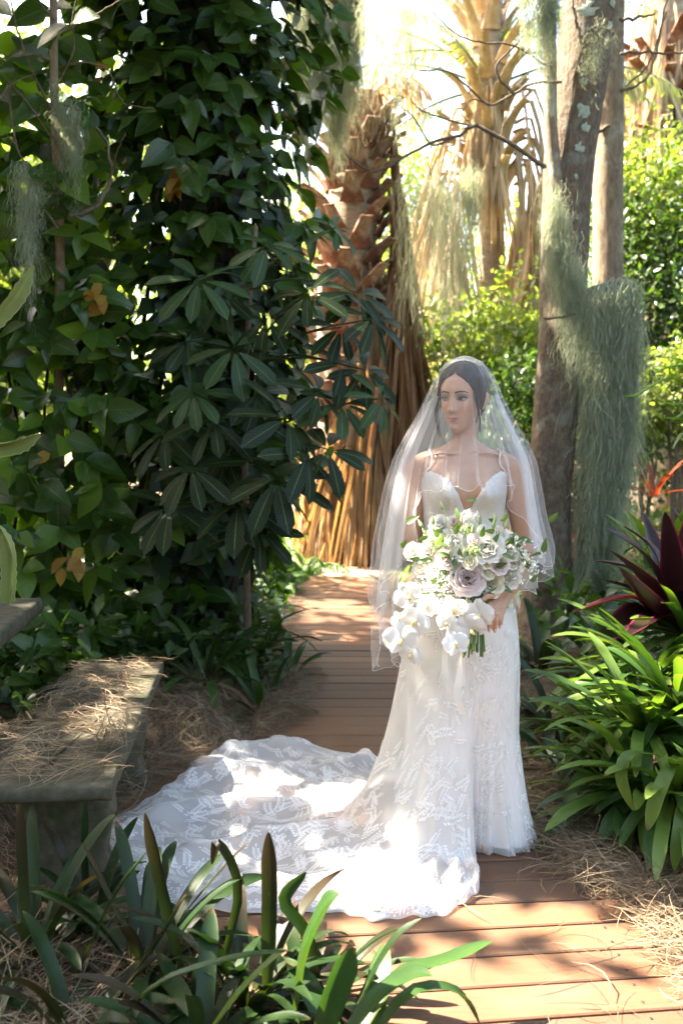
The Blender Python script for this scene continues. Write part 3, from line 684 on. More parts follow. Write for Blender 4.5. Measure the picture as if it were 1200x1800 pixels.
# lichen patches
def disc_on(c, rx, rz, seed, n=18):
    qq = np.random.default_rng(seed); a = np.linspace(0, 2 * np.pi, n, endpoint=False); rr = 1 + .28 * qq.normal(size=n)
    V = []
    for f, zz in ((.03, .005), (.55, .005), (1., .0)): V += [(rx * f * rr[i] * math.cos(a[i]), rz * f * rr[i] * math.sin(a[i]), zz) for i in range(n)]
    F = [[k * n + i, k * n + (i + 1) % n, (k + 1) * n + (i + 1) % n, (k + 1) * n + i] for k in range(2) for i in range(n)]
    return V, F
b = B()
MAT['lichen'] = pmat('lichen', (.36, .40, .32), (.26, .29, .22), 40, .9, .5)
lm = Matrix(((1, 0, 0), (0, 0, -1), (0, 1, 0))).to_4x4()
for i, (x, y, rx, rz) in enumerate(((1013, 212, .045, .05), (1018, 237, .03, .028), (1008, 272, .035, .028), (1020, 35, .05, .06), (1060, 60, .022, .03), (1055, 85, .02, .025), (1012, 160, .02, .02), (1065, 20, .03, .03), (1002, 320, .012, .02), (965, 235, .018, .03), (1030, 120, .012, .03))):
    c = P(x, y, 6.6); k = int(np.argmin(np.abs(w_[:, 2] - c.z))); ctr = w_[k]; r = wpx[k] / 258; dx = np.clip(c.x - ctr[0], -r * .93, r * .93)
    yy = ctr[1] - math.sqrt(r * r - dx * dx) * 1.02 - .006; V, F = disc_on(None, rx, rz, i); ang = math.asin(dx / r)
    M = Matrix.Translation((c.x, yy, c.z)) @ Matrix.Rotation(ang, 4, 'Z') @ lm
    V = [(M @ Vector(v))[:] for v in V]; child('lichen', mesh('lichen', V, F, MAT['lichen']), rt)

canopy(rt, 1700, .6, 5.0, 4.2, 10.5, 5.6, 8.2, 79)
ST = P(1066, 1120, 7.9)
st = empty('straight_tree', (ST.x, ST.y, 0), label='straight pale trunk with a sunlit left side behind the hanging moss', cat='tree')
w2 = catmull([(P(1068, 900, 7.9).x - .03, 7.9, -.1)] + trunk_pts([(1062, 900), (1066, 600), (1068, 400), (1069, 200), (1070, 0), (1072, -300), (1074, -600)], 7.9), 40)
b = B(); b.add(*tube(w2, np.linspace(27, 23, 40) / 215, 24, wob=.04)); child('trunk', b.mesh('trunk', MAT['bark_pale']), st)
for pts, r in (([(1090, 160), (1120, 150), (1145, 120), (1160, 60), (1170, 0)], .013), ([(1040, 235), (1070, 222)], .02)): twig(pts, r, r * .5, 7.8, st)

# ------------------------------------------------------------------ hanging moss
def moss(label, anchors, lens, n, mat='moss', spread=(.03, .03), wd=.0016, seed=0, curl=.016, seg=12, tufts=14, full=0):
    """hanging moss: tufts of unequal length, each a tangle of curling threads thinning to a point"""
    qq = np.random.default_rng(seed); A = catmull(anchors, 200)
    tk = qq.integers(0, 200, tufts); tl = np.interp(tk / 199, np.linspace(0, 1, len(lens)), lens) * qq.uniform(.8 if full else .45, 1.05, tufts); to = qq.normal(0, 1, (tufts, 2)) * spread
    k = qq.integers(0, tufts, n); s0 = qq.beta(1.0, 1.05 if full else 1.6, n); wid = (1 - s0) ** .8 * .75 + .12
    st_ = A[tk[k]].copy(); st_[:, 0] += to[k, 0] + qq.normal(0, 1, n) * (.022 + (.010 if full else .030) * tl[k]) * wid; st_[:, 1] += to[k, 1] + qq.normal(0, 1, n) * (.022 + (.010 if full else .030) * tl[k]) * wid
    st_[:, 2] -= s0 * tl[k] + qq.normal(0, .01, n); Ls = qq.uniform(.10, .42, n) * np.clip(tl[k] * 1.2, .35, 1.3)
    t = np.linspace(0, 1, seg + 1); ph = qq.uniform(0, 6.28, (n, 4)); fr = qq.uniform(5, 15, (n, 2)); cu = curl * qq.uniform(.4, 1.5, (n, 1))
    X = st_[:, :1] + cu * (np.sin(fr[:, :1] * t + ph[:, :1]) + .6 * np.sin(2.3 * fr[:, 1:] * t + ph[:, 1:2])) + qq.normal(0, .05, (n, 1)) * t * Ls[:, None] * 4
    Y = st_[:, 1:2] + cu * (np.sin(fr[:, 1:] * t + ph[:, 2:3]) + .6 * np.sin(2.1 * fr[:, :1] * t + ph[:, 3:])); Z = st_[:, 2:] - Ls[:, None] * t + cu * .9 * np.sin(fr[:, 1:] * 1.7 * t + ph[:, :1])
    pth = np.stack([X, Y, Z], -1); side = np.stack([np.cos(ph[:, 0]), np.sin(ph[:, 0]), 0 * ph[:, 0]], -1)[:, None] * (wd * (1 - .6 * t))[None, :, None]
    V = np.stack([pth + side, pth - side], 2).reshape(-1, 3); m = (seg + 1) * 2
    f = np.array([[2 * i, 2 * i + 1, 2 * i + 3, 2 * i + 2] for i in range(seg)])
    F = (f[None] + (np.arange(n) * m)[:, None, None]).reshape(-1, 4)
    return link('spanish_moss', mesh('spanish_moss', V, F, MAT[mat]), label=label, cat='moss', group='beards of hanging moss')
moss('broad grey-green beard of moss hanging from a stub right of the big trunk', [P(1034, 500, 6.50), P(1064, 492, 6.48), P(1092, 484, 6.48), P(1116, 494, 6.48)], [2.1, 2.35, 1.95, .75], 8500, 'moss', (.02, .06), .0020, 1, curl=.016, tufts=44, full=1)
moss('fuzzy moss clinging down the left front of the big grey trunk', [P(962, 300, 6.36), P(985, 360, 6.36), P(1000, 430, 6.38), P(1022, 470, 6.36)], [.9, .8, .7, .75], 2200, 'moss', (.02, .006), .0012, 2, curl=.012, tufts=22)
moss('large pale moss beard hanging top centre above the shaggy palm', [P(545, -40, 9.2), P(578, -40, 9.2), P(606, -40, 9.2), P(640, -40, 9.2)], [1.1, 1.5, 1.25, .8], 15000, 'moss_pale', (.09, .10), .0024, 3, tufts=20)
moss('thin moss strands hanging over the second palm crown', [P(775, 280, 7.2), P(805, 285, 7.2), P(830, 300, 7.2)], [.8, 1.25, .6], 900, 'moss_pale', (.05, .05), .0014, 4, tufts=12)
moss('small moss tuft on the bare sapling trunk, upper left', [P(104, 130, 5.15), P(118, 170, 5.15), P(140, 225, 5.1)], [.5, .4, .3], 900, 'moss', (.015, .02), .0009, 5, .012, tufts=9)
moss('narrow moss beard hanging at the left edge beside the sapling', [P(36, 285, 5.1), P(50, 288, 5.1)], [.7, .62], 800, 'moss', (.012, .02), .0009, 6, .012, tufts=6)
moss('moss beard in the top right gap beside the big trunk', [P(935, -40, 6.3), P(960, -40, 6.3), P(975, -40, 6.3)], [.55, .72, .5], 1600, 'moss', (.03, .04), .0012, 7, tufts=8)
moss('small curly moss wisp on the upper front of the big trunk', [P(1062, 20, 6.3), P(1045, 60, 6.3), P(1030, 90, 6.3)], [.25, .3, .3], 90, 'moss_pale', (.03, .01), .0012, 8, .03)
moss('moss strands dangling over the palm leaves near the top centre', [P(660, -20, 8.0), P(700, -20, 8.0), P(735, -20, 8.0)], [.9, 1.2, .7], 1100, 'moss_pale', (.12, .1), .0015, 9)
moss('loose moss beard in front of the dead fronds left of the pale trunk', [P(745, 300, 9.0), P(775, 310, 9.0)], [1.2, 1.5], 1100, 'moss_pale', (.12, .08), .0018, 10)
# stub that carries the broad beard
b = B(); b.add(*tube(catmull([P(1010, 530, 6.6), P(1050, 508, 6.55), P(1095, 500, 6.53), P(1116, 508, 6.53)], 12), np.linspace(.04, .012, 12), 8)); child('branch', b.mesh('branch', MAT['bark_right']), rt)

# ---- palms
def hang_fronds(parent, top, n, az0, az1, L, out, mat, seed, nseg=26, wd=.028, name='dead_frond'):
    """dead fronds folded down against the trunk: petiole and a bundle of long narrow segments"""
    qq = np.random.default_rng(seed)
    for i in range(n):
        az = qq.uniform(az0, az1); o = np.array([math.sin(az), -math.cos(az), 0]); s = np.array([math.cos(az), math.sin(az), 0])
        z0 = qq.uniform(-.5, .1) * L * .4; Lf = L * qq.uniform(.75, 1.1); ob = out * qq.uniform(.7, 1.15)
        b = B(); base = np.asarray(top) + o * .16 + [0, 0, z0]
        mid = base + o * ob * .8 + [0, 0, -.25 * Lf]; end = base + o * ob * qq.uniform(.9, 1.25) + [0, 0, -.45 * Lf]
        b.add(*tube(catmull([base, base + o * ob * .4 + [0, 0, -.03], mid, end], 8), np.linspace(.028, .014, 8), 5))
        for k in range(nseg):
            u = qq.uniform(.35, 1); st_ = catmull([base, mid, end], 20)[int(u * 19)]
            l = Lf * qq.uniform(.35, .62); a = qq.normal(0, .13); bend = qq.normal(0, .05)
            T, Fq, U = leafT(1, wd / l, 'lance', 6, 2, .5, bend)
            M = orient(st_[None] + s * qq.normal(0, .05) + o * qq.normal(0, .03), (np.array([0, 0, -1.]) + s * a + o * qq.normal(.02, .05))[None], (o + s * qq.normal(0, .7))[None], np.array([l]))
            b.add(*scatter((T, Fq, U), M))
        child(name, b.mesh(name, MAT[mat]), parent)
def boots(parent, path, rad, n, mat, seed, L=.22, W=.15, z0=0., z1=1., lean=.55):
    qq = np.random.default_rng(seed)
    t = np.linspace(-1, 1, 4); s = np.linspace(0, 1, 5); T_, S_ = np.meshgrid(s, t, indexing='ij')
    hw = np.array([1, .8, .62, .52, .47])[:, None] * W / 2
    V = np.stack([S_ * hw, T_ * L, .30 * L * T_ ** 2 * 1.2 + (1 - S_ ** 2) * .028 + .01], -1); Vb = V.copy(); Vb[..., 2] -= .022
    m = 20; F = gridF(5, 4); Fb = F[:, ::-1] + m; side = []
    for i in range(4):
        side += [[i * 4, (i + 1) * 4, (i + 1) * 4 + m, i * 4 + m], [i * 4 + 3, i * 4 + 3 + m, (i + 1) * 4 + 3 + m, (i + 1) * 4 + 3]]
    side += [[16 + j, 17 + j, 17 + j + m, 16 + j + m] for j in range(3)]
    bm_ = mesh('leaf_base', np.r_[V.reshape(-1, 3), Vb.reshape(-1, 3)], np.r_[F, Fb, np.array(side)], MAT[mat], smooth_=False)
    for i in range(n):
        u = z0 + (z1 - z0) * i / n; k = min(int(u * (len(path) - 1)), len(path) - 2); c = path[k]; th = i * 2.39996 + qq.normal(0, .1); r = np.interp(u, np.linspace(0, 1, len(rad)), rad) * .92
        o = np.array([math.sin(th), -math.cos(th), 0.]); d = np.array([0, 0, 1.]) + o * lean * qq.uniform(.6, 1.3)
        M = orient((c + o * r)[None], d[None], (o - np.array([0, 0, .4]))[None], np.array([qq.uniform(.85, 1.2)]))[0]
        child('leaf_base', bm_, parent, M=Matrix(M.tolist()))
def feather(parent, base, az, elev, L, mat, seed, droop=1.0, ns=44, name='frond', lw=.03, ll=.42):
    qq = np.random.default_rng(seed); o = np.array([math.sin(az), -math.cos(az), 0.]); t = np.linspace(0, 1, 16); e = elev - droop * 1.5 * t
    st_ = np.cumsum(np.stack([np.cos(e), np.sin(e)], -1) * L / 15, 0); pth = np.asarray(base) + st_[:, :1] * o + st_[:, 1:] * np.array([0, 0, 1.])
    b = B(); b.add(*tube(pth, np.linspace(.022, .005, 16), 5)); s = np.array([math.cos(az), math.sin(az), 0.]); pp = []; dd = []
    tg = np.gradient(pth, axis=0); tg /= np.linalg.norm(tg, axis=1)[:, None]
    for k in range(ns):
        u = .12 + .88 * k / ns; i = u * 15; j = min(int(i), 14); p = pth[j] + (pth[j + 1] - pth[j]) * (i - j)
        for sg in (-1, 1): pp.append(p); dd.append(s * sg * .8 + tg[j] * .55 + np.array([0, 0, -.55]) + qq.normal(0, .12, 3))
    pp, dd = np.array(pp), np.array(dd); sz = ll * np.tile(np.repeat(np.sin(np.pi * (.12 + .86 * np.arange(ns) / ns)) ** .6, 2), 1) * qq.uniform(.85, 1.1, len(pp))
    b.add(*scatter(leafT(1, lw / ll, 'lance', 4, 2, .4, .25), orient(pp, dd, np.tile([0, 0, 1.], (len(pp), 1)) + qq.normal(0, .2, (len(pp), 3)), sz)))
    child(name, b.mesh(name, MAT[mat]), parent)

p1b = G(592, 978); 
palm1 = empty('shaggy_palm', (p1b.x, p1b.y, 0), label='stout palm with reddish cut leaf bases and a tan skirt of dead fronds', cat='palm tree')
PY = p1b.y
tp = catmull([(p1b.x, PY, -.1)] + [P(x, y, PY) for x, y in ((592, 930), (598, 820), (604, 700), (607, 560), (614, 420), (628, 280), (640, 190))], 40)
b = B(); b.add(*tube(tp, np.interp(np.linspace(0, 1, 40), [0, .05, .2, .6, 1], [.26, .22, .24, .30, .22]), 20, wob=.03)); child('trunk', b.mesh('trunk', MAT['palm_trunk']), palm1)
boots(palm1, tp, [.22, .30, .32, .22], 150, 'boot', 3, L=.30, W=.24, z0=.18, z1=.99)
topp = np.array(P(640, 185, PY))
hang_fronds(palm1, topp + [.05, 0, -.2], 12, .5, 1.9, 4.3, .30, 'thatch_brown', 4, 56, .05)
hang_fronds(palm1, np.array(P(618, 470, PY)), 13, .1, 2.0, 3.7, .36, 'thatch', 5, 60, .05)
hang_fronds(palm1, np.array(P(600, 640, PY)), 9, -2.0, .9, 2.5, .20, 'thatch', 6, 40, .045)
hang_fronds(palm1, np.array(P(590, 790, PY)), 5, -2.2, -.9, 1.4, .22, 'thatch', 7, 36, .04)
hang_fronds(palm1, np.array(P(615, 760, PY)), 8, .3, 2.0, 1.7, .30, 'thatch', 8, 44, .045)
for k, az in enumerate((1.2, 2.0, .6)): feather(palm1, topp + [0, 0, -.1], az, 1.35, .9, 'thatch', 60 + k, 1.6, 20, 'dead_frond', .04, .3)

p2b = P(866, 900, 13.0)
palm2 = empty('pale_palm', (p2b.x, 13, 0), label='tall palm with smooth pale trunk and golden leaf bases behind the bride', cat='palm tree')
tp2 = catmull([(p2b.x, 13, -.1)] + [P(x, y, 13) for x, y in ((866, 700), (866, 560), (864, 430), (860, 300), (855, 150), (850, 0), (850, -120))], 40)
b = B(); b.add(*tube(tp2, np.interp(np.linspace(0, 1, 40), [0, .4, .55, .75, 1], [.19, .165, .17, .25, .2]), 18, wob=.03)); child('trunk', b.mesh('trunk', MAT['palm_trunk']), palm2)
boots(palm2, tp2, [.17, .17, .26, .25], 70, 'boot_gold', 13, L=.5, W=.22, z0=.52, z1=.98, lean=.35)
hang_fronds(palm2, np.array(P(885, 190, 13)), 15, .3, 2.0, 5.0, .62, 'thatch_pale', 14, 60, .06)
hang_fronds(palm2, np.array(P(845, 200, 13)), 14, -2.2, -.6, 5.6, .95, 'thatch_pale', 15, 56, .06)
hang_fronds(palm2, np.array(P(855, 120, 13)), 5, -.6, .6, 2.2, .3, 'thatch_pale', 16, 30, .05)
for k, (az, el, L) in enumerate(((-1.7, .55, 2.6), (-1.3, .25, 2.4), (1.5, .5, 2.6), (1.2, .2, 2.2), (-1.9, .9, 2.8), (1.9, .9, 2.8), (-.7, .7, 2.2), (.6, .8, 2.2), (-1.5, -.1, 2.2), (2.6, .9, 2.6))): feather(palm2, np.array(P(858, 110 if k % 2 else 160, 13)), az, el, L, 'frond', 80 + k, .75)

p3b = P(1150, 900, 14.5)
palm3 = empty('leaning_palm', (p3b.x + .2, 14.5, 0), label='palm with a flared brown boot crown and grey thatch in the top right corner', cat='palm tree')
tp3 = catmull([(p3b.x + .25, 14.5, -.1)] + [P(x, y, 14.5) for x, y in ((1160, 650), (1158, 420), (1155, 300), (1160, 180), (1170, 60), (1175, -120))], 36)
b = B(); b.add(*tube(tp3, np.interp(np.linspace(0, 1, 36), [0, .5, .75, 1], [.24, .22, .34, .28]), 16, wob=.04)); child('trunk', b.mesh('trunk', MAT['bark_pale']), palm3)
boots(palm3, tp3, [.22, .22, .34, .3], 60, 'boot', 23, L=.55, W=.3, z0=.50, z1=.8, lean=.6)
hang_fronds(palm3, np.array(P(1165, 0, 14.5)), 16, -2.2, 2.0, 3.2, .55, 'thatch_pale', 24, 40, .05)
for k, az in enumerate((-1.9, -1.2, -.4, .8, 1.6, 2.6)): feather(palm3, np.array(P(1172, -60, 14.5)), az, .7, 2.6, 'frond', 100 + k, .8)

# ---- sunlit shrubs and trees behind
bg = 'sunlit shrubs behind the palms'
def at(px, py, Y): v = P(px, py, Y); return (v.x, v.y, v.z)
def bushat(label, px, py, Y, rx, rz, n, size, mat, seed, name='garden_shrub', cat='shrub', tr=.03, ry=None, shell=.5):
    c = at(px, py, Y); return shrub(name, label, cat, bg, (c[0], c[1], 0), c, (rx, ry or rx * .8, rz), n, size, mat, seed, tr, shell=shell)
bushat('bright sunlit shrub directly left of the veil, behind the palm skirt', 775, 690, 10.8, .75, .95, 5200, .085, 'bush', 201)
bushat('tall yellow-green shrub behind the veil, right of the bride\'s head', 905, 680, 10.2, .62, 1.0, 5200, .08, 'bush', 202)
bushat('dark-based shrub low behind the bride\'s shoulder at the big trunk', 925, 800, 9.0, .4, .8, 2600, .075, 'bush_dark', 203)
bushat('dense dark shrub right of the straight trunk', 1140, 560, 11.0, .62, 1.5, 6500, .085, 'bush_dark', 204)
bushat('lighter leafy shrub top above the dark shrub, right edge', 1150, 350, 11.5, .75, .75, 4200, .085, 'bush', 205)
bushat('small sunlit shrub at the right edge above the orange leaves', 1185, 690, 9.2, .38, .4, 1700, .075, 'bush', 206)
bushat('light feathery shrub in the gap between vine and shaggy palm', 520, 600, 13.5, 1.1, 1.8, 7000, .09, 'far', 207)
bushat('pale green shrub between the shaggy palm and the second palm', 700, 420, 16, 1.0, 1.7, 6500, .10, 'far', 208)
bushat('leafy shrub low behind the shaggy palm skirt at path end', 760, 900, 12.5, .9, .6, 3000, .085, 'bush', 209)
bushat('sunny shrub behind the vine at the left edge', 20, 560, 9.5, .9, 1.5, 4200, .11, 'bush', 210)
bushat('bright green shrub between bench table and vine at the left edge', 25, 960, 7.6, .6, .6, 2200, .10, 'fern', 211)
bushat('round shrub behind the straight trunk at moss height', 1030, 760, 12, .8, 1.1, 4200, .085, 'bush', 212)
tg = 'trees far behind the garden'
def fartree(label, px, Y, h, rx, rz, n, size, mat, seed, crown_z=None):
    x = P(px, 700, Y).x; cz = crown_z or h - rz
    o = empty('background_tree', (x, Y, 0), label=label, cat='tree', group=tg); qq = np.random.default_rng(seed)
    b = B(); b.add(*tube(catmull([(x, Y, -.1), (x + .2, Y, h * .4), (x - .1, Y, h * .9)], 12), np.linspace(.22, .08, 12), 10))
    for k in range(6):
        e = np.array([x, Y, cz]) + qq.normal(size=3) * [rx * .5, rx * .4, rz * .5]; b.add(*tube(catmull([(x + .1, Y, h * .35), (np.array([x, Y, h * .5]) + e) / 2, e], 7), np.linspace(.08, .02, 7), 6))
    child('trunk', b.mesh('trunk', MAT['bark_pale']), o)
    child('crown', mesh('crown', *leafcloud((x, Y, cz), (rx, rx * .7, rz), n, size, seed, T_small, .35, 30)[:2], MAT[mat]), o, kind='stuff')
fartree('hazy light tree filling the gap left of the shaggy palm', 505, 22, 7.0, 2.0, 3.2, 6500, .15, 'far', 301, 3.2)
fartree('hazy tree between the two palms', 735, 26, 6.2, 2.0, 2.9, 6500, .16, 'far', 302, 3.0)
fartree('broad hazy tree right behind the pale palm', 905, 24, 7.5, 2.0, 3.4, 6500, .16, 'far', 303, 3.3)
fartree('green tree at the far right behind the leaning palm', 1210, 24, 6.2, 2.6, 2.6, 6500, .16, 'bush', 304, 3.0)
fartree('sunlit tree at the far left behind the vine', -20, 16, 7.5, 2.6, 3.0, 6500, .15, 'bush', 305, 4.2)
fartree('tall tree behind the vine top, left', 200, 22, 11, 3.4, 4, 6500, .17, 'far', 306, 6.5)
fartree('hazy tree behind the two right trunks', 1050, 30, 7.4, 2.6, 3.6, 6500, .18, 'far', 307, 3.6)
# far-off wood as one mass
b = B()
for k in range(26):
    x = -40 + k * 3.4; qq = np.random.default_rng(400 + k); Y = 42 + qq.uniform(0, 8)
    b.add(*leafcloud((x, Y, 2.2), (3.2, 2.2, 3.6), 1500, .32, 400 + k, T_small, .3, 30))
link('far_woods', b.mesh('far_woods', MAT['far']), kind='stuff', label='sunlit wood far behind the garden', cat='trees')

# unseen garden thicket, added to block low sky; far-right clumps fill side views
b = B()
for k, (x, y, z, r) in enumerate(((-6.8, 1.8, 2.4, 1.8), (-6.0, -1.0, 3.2, 2.2), (-4.8, -4.6, 3.2, 2.2), (-1.5, -7.5, 3.4, 2.3), (2.5, -9.5, 3.2, 2.3), (-8.5, 5.5, 3.4, 2.2), (6.5, 1.0, 2.6, 1.8), (6.8, 4.5, 2.6, 1.8), (6.6, 10.5, 2.2, 1.7), (9.5, 14, 2.6, 2.2), (13, 20, 3.2, 3.0))):
    b.add(*leafcloud((x, y, z), (r, r, z * 1.05), 2600, .34, 450 + k, T_small, .3, 26))
link('added_thicket', b.mesh('added_thicket', MAT['vine']), kind='stuff', label='unseen leafy thicket added around the clearing to block low sky', cat='trees')
# ================================================================== PLANTS
def strap_mesh(name, pts, W, mat, n=13, prof='strap', chan=.35, twist=0.0, nw=2, side=None, up=None):
    """one strap leaf along a path: channelled blade, tapering tip"""
    s = 1 - (1 - np.linspace(0, 1, n)) ** 1.7; pf = catmull(pts, 60); p = np.stack([np.interp(s, np.linspace(0, 1, 60), pf[:, k]) for k in range(3)], -1); t = np.gradient(p, axis=0); t /= np.linalg.norm(t, axis=1)[:, None] + 1e-9
    if side is None:
        h = np.array(p[-1] - p[0]); h[2] = 0
        if np.linalg.norm(h) < 1e-3: h = np.array([1., 0, 0])
        h /= np.linalg.norm(h); side = np.array([-h[1], h[0], 0])
    sd = np.asarray(side, float)[None] - t * (t @ np.asarray(side, float))[:, None]; sd /= np.linalg.norm(sd, axis=1)[:, None] + 1e-9
    nr = np.cross(sd, t)
    if nr[0, 2] < 0 and nr[n // 2, 2] < 0: nr = -nr
    if twist:
        a = twist * s; sd, nr = sd * np.cos(a)[:, None] + nr * np.sin(a)[:, None], nr * np.cos(a)[:, None] - sd * np.sin(a)[:, None]
    if prof == 'strap': w = np.minimum(1, .62 + 1.3 * s) * np.clip((1 - s) * 5.0, 0, 1) ** .55
    elif prof == 'cordy': w = np.clip(np.sin(np.pi * np.clip(s, 0, 1) ** 1.15), 0, 1) ** .62
    else: w = np.clip((1 - s) * 1.6, 0, 1) ** .6
    w = np.maximum(w, .03) * W / 2; u = np.linspace(-1, 1, nw + 1)
    V = p[:, None] + sd[:, None] * (u[None, :, None] * w[:, None, None]) + nr[:, None] * (chan * np.abs(u)[None, :, None] * w[:, None, None])
    U = np.stack(np.meshgrid(u * .5 + .5, s, indexing='xy'), -1)
    return mesh(name, V.reshape(-1, 3), gridF(n, nw + 1), MAT[mat], uv=U.reshape(-1, 2))
def arch(base, az, e0, bend, L, n=7, qq=None, sway=0.1):
    """path that leaves at elevation e0 and bends over by `bend` radians along its length"""
    t = np.linspace(0, 1, n); e = e0 - bend * t ** 1.4; a = az + (qq.normal(0, sway) if qq else 0) * t
    st_ = np.stack([np.cos(e) * np.sin(a), -np.cos(e) * np.cos(a), np.sin(e)], -1) * L / (n - 1)
    return np.asarray(base) + np.vstack([[0, 0, 0], np.cumsum(st_[1:], 0)])
def rosette(name, label, cat, group, base, n, L, W, mat, seed, e=(.5, 1.35), bend=(.6, 1.6), az=(-math.pi, math.pi), prof='strap', chan=.35, dead=0, alt=None, altp=.0, parent=None, br=.03, twist=.25):
    qq = np.random.default_rng(seed); o = parent or empty(name, tuple(base), label=label, cat=cat, group=group)
    for i in range(n):
        a = az[0] + (az[1] - az[0]) * ((i * .618034 + qq.uniform(0, .12)) % 1); f = qq.uniform(0, 1)
        el = e[1] + (e[0] - e[1]) * f; bd = bend[0] + (bend[1] - bend[0]) * qq.uniform(.5, 1) * (0.4 + .6 * f)
        b0 = np.asarray(base) + [math.sin(a) * br, -math.cos(a) * br, 0]
        pts = arch(b0, a, el, bd, qq.uniform(*L), 7, qq)
        m = alt if (alt and qq.uniform() < altp) else mat
        child('leaf', strap_mesh('leaf', pts, qq.uniform(*W), m, prof=prof, chan=chan, twist=qq.normal(0, twist)), o)
    for i in range(dead):
        a = qq.uniform(*az); pts = arch(np.asarray(base) + [0, 0, .02], a, qq.uniform(.0, .5), qq.uniform(.8, 1.8), qq.uniform(*L) * .8, 7, qq)
        pts[:, 2] = np.maximum(pts[:, 2], zlit(pts[:, 0], pts[:, 1]) + .012)
        child('leaf', strap_mesh('leaf', pts, qq.uniform(*W) * .55, 'strap_dead', chan=.6, twist=qq.normal(0, 1)), o, label='withered brown strap leaf')
    return o
def gz(p, dz=0.): return (p[0], p[1], float(gh(p[0], p[1])) + dz)

# ---- umbrella shrub (whorls of leaflets)
SB = P(432, 1010, 5.5)
um = empty('umbrella_shrub', (SB.x, SB.y, 0), label='umbrella shrub with whorls of dark oval leaflets in front of the vine', cat='shrub')
TS = leafT(1, .46, 'obovate', 6, 2, .18, .18)
sm_d = mesh('leaflet', *TS[:2], MAT['schef'], uv=TS[2]); sm_l = mesh('leaflet', *TS[:2], MAT['schef_light'], uv=TS[2])
q = np.random.default_rng(55)
stemx = [P(x, y, 5.4) for x, y in ((434, 1010), (432, 900), (430, 780), (434, 640), (440, 500), (450, 400))]
b = B(); b.add(*tube(catmull([(SB.x, SB.y + .1, float(gh(SB.x, SB.y)))] + stemx[1:], 18), np.linspace(.022, .012, 18), 8)); child('stem', b.mesh('stem', MAT['twig']), um)
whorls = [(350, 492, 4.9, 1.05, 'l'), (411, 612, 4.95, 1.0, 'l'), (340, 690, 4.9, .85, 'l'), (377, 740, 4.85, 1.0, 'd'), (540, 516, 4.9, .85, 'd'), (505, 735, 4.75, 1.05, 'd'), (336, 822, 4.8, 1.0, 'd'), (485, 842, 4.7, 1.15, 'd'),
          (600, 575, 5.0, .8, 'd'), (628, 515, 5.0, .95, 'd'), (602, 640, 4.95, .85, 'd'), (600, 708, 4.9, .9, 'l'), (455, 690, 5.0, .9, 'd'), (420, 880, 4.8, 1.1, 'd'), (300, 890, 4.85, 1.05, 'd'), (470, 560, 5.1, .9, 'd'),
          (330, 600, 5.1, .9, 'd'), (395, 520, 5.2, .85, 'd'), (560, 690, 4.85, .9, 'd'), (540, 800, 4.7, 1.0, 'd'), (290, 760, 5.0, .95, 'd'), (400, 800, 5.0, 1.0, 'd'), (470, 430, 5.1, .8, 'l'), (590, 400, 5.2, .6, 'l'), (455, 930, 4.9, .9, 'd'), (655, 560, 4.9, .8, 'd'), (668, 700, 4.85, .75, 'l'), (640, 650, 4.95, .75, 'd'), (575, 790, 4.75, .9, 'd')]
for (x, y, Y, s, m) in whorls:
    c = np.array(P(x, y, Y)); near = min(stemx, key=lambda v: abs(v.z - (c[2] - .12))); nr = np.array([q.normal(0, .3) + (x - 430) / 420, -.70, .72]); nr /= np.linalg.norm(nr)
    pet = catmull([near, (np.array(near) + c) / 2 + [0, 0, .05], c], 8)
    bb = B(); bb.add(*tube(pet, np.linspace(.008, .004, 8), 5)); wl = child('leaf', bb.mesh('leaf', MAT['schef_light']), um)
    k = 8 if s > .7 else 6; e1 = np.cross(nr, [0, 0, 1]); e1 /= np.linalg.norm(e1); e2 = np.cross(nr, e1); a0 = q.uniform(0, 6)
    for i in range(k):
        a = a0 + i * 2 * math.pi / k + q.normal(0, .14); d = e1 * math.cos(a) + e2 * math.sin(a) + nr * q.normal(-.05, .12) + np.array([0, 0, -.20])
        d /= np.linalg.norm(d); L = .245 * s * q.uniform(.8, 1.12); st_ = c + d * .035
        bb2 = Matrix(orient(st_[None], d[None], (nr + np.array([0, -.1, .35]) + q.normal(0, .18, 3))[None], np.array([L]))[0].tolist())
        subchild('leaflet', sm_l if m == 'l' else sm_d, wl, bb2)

# ---- fleshy cactus stems at the left edge
for lab, pts, W, cat in (('pale three-angled cactus stem slanting up at the left edge', [(-60, 610), (-5, 560), (30, 520), (57, 468)], .075, 'cactus'), ('flat toothed cactus stem pointing right at the left edge', [(-90, 815), (-20, 792), (30, 782), (71, 763)], .075, 'cactus'), ('yellow-green fleshy blade beside the garden table', [(15, 1060), (18, 1010), (14, 960), (-10, 915)], .075, 'cactus')):
    pth = catmull([P(x, y, 3.9) for x, y in pts], 22); n = 22; t = np.linspace(0, 1, n); b = B()
    tt, X, Yv = frames(pth); wv = W / 2 * np.clip((1 - t) * 4, .12, 1) ** .6 * (1 + .10 * np.sin(t * 60)); V = []
    for ang in (0.6, 0.6 + 2.1, 0.6 + 4.2):
        for da, f in ((-.18, .25), (0, 1.), (.18, .25)): V.append(pth + (wv * f)[:, None] * (X * math.cos(ang + da) + Yv * math.sin(ang + da)))
    V = np.array(V); U = np.stack(np.meshgrid([.5, .99, .5] * 3, t, indexing='ij'), -1)
    o = link('cactus_stem', mesh('cactus_stem', V.reshape(-1, 3), gridF(9, n, True), MAT['cactus'], uv=U.reshape(-1, 2), smooth_=False), label=lab, cat=cat, group='cactus stems at the left edge')

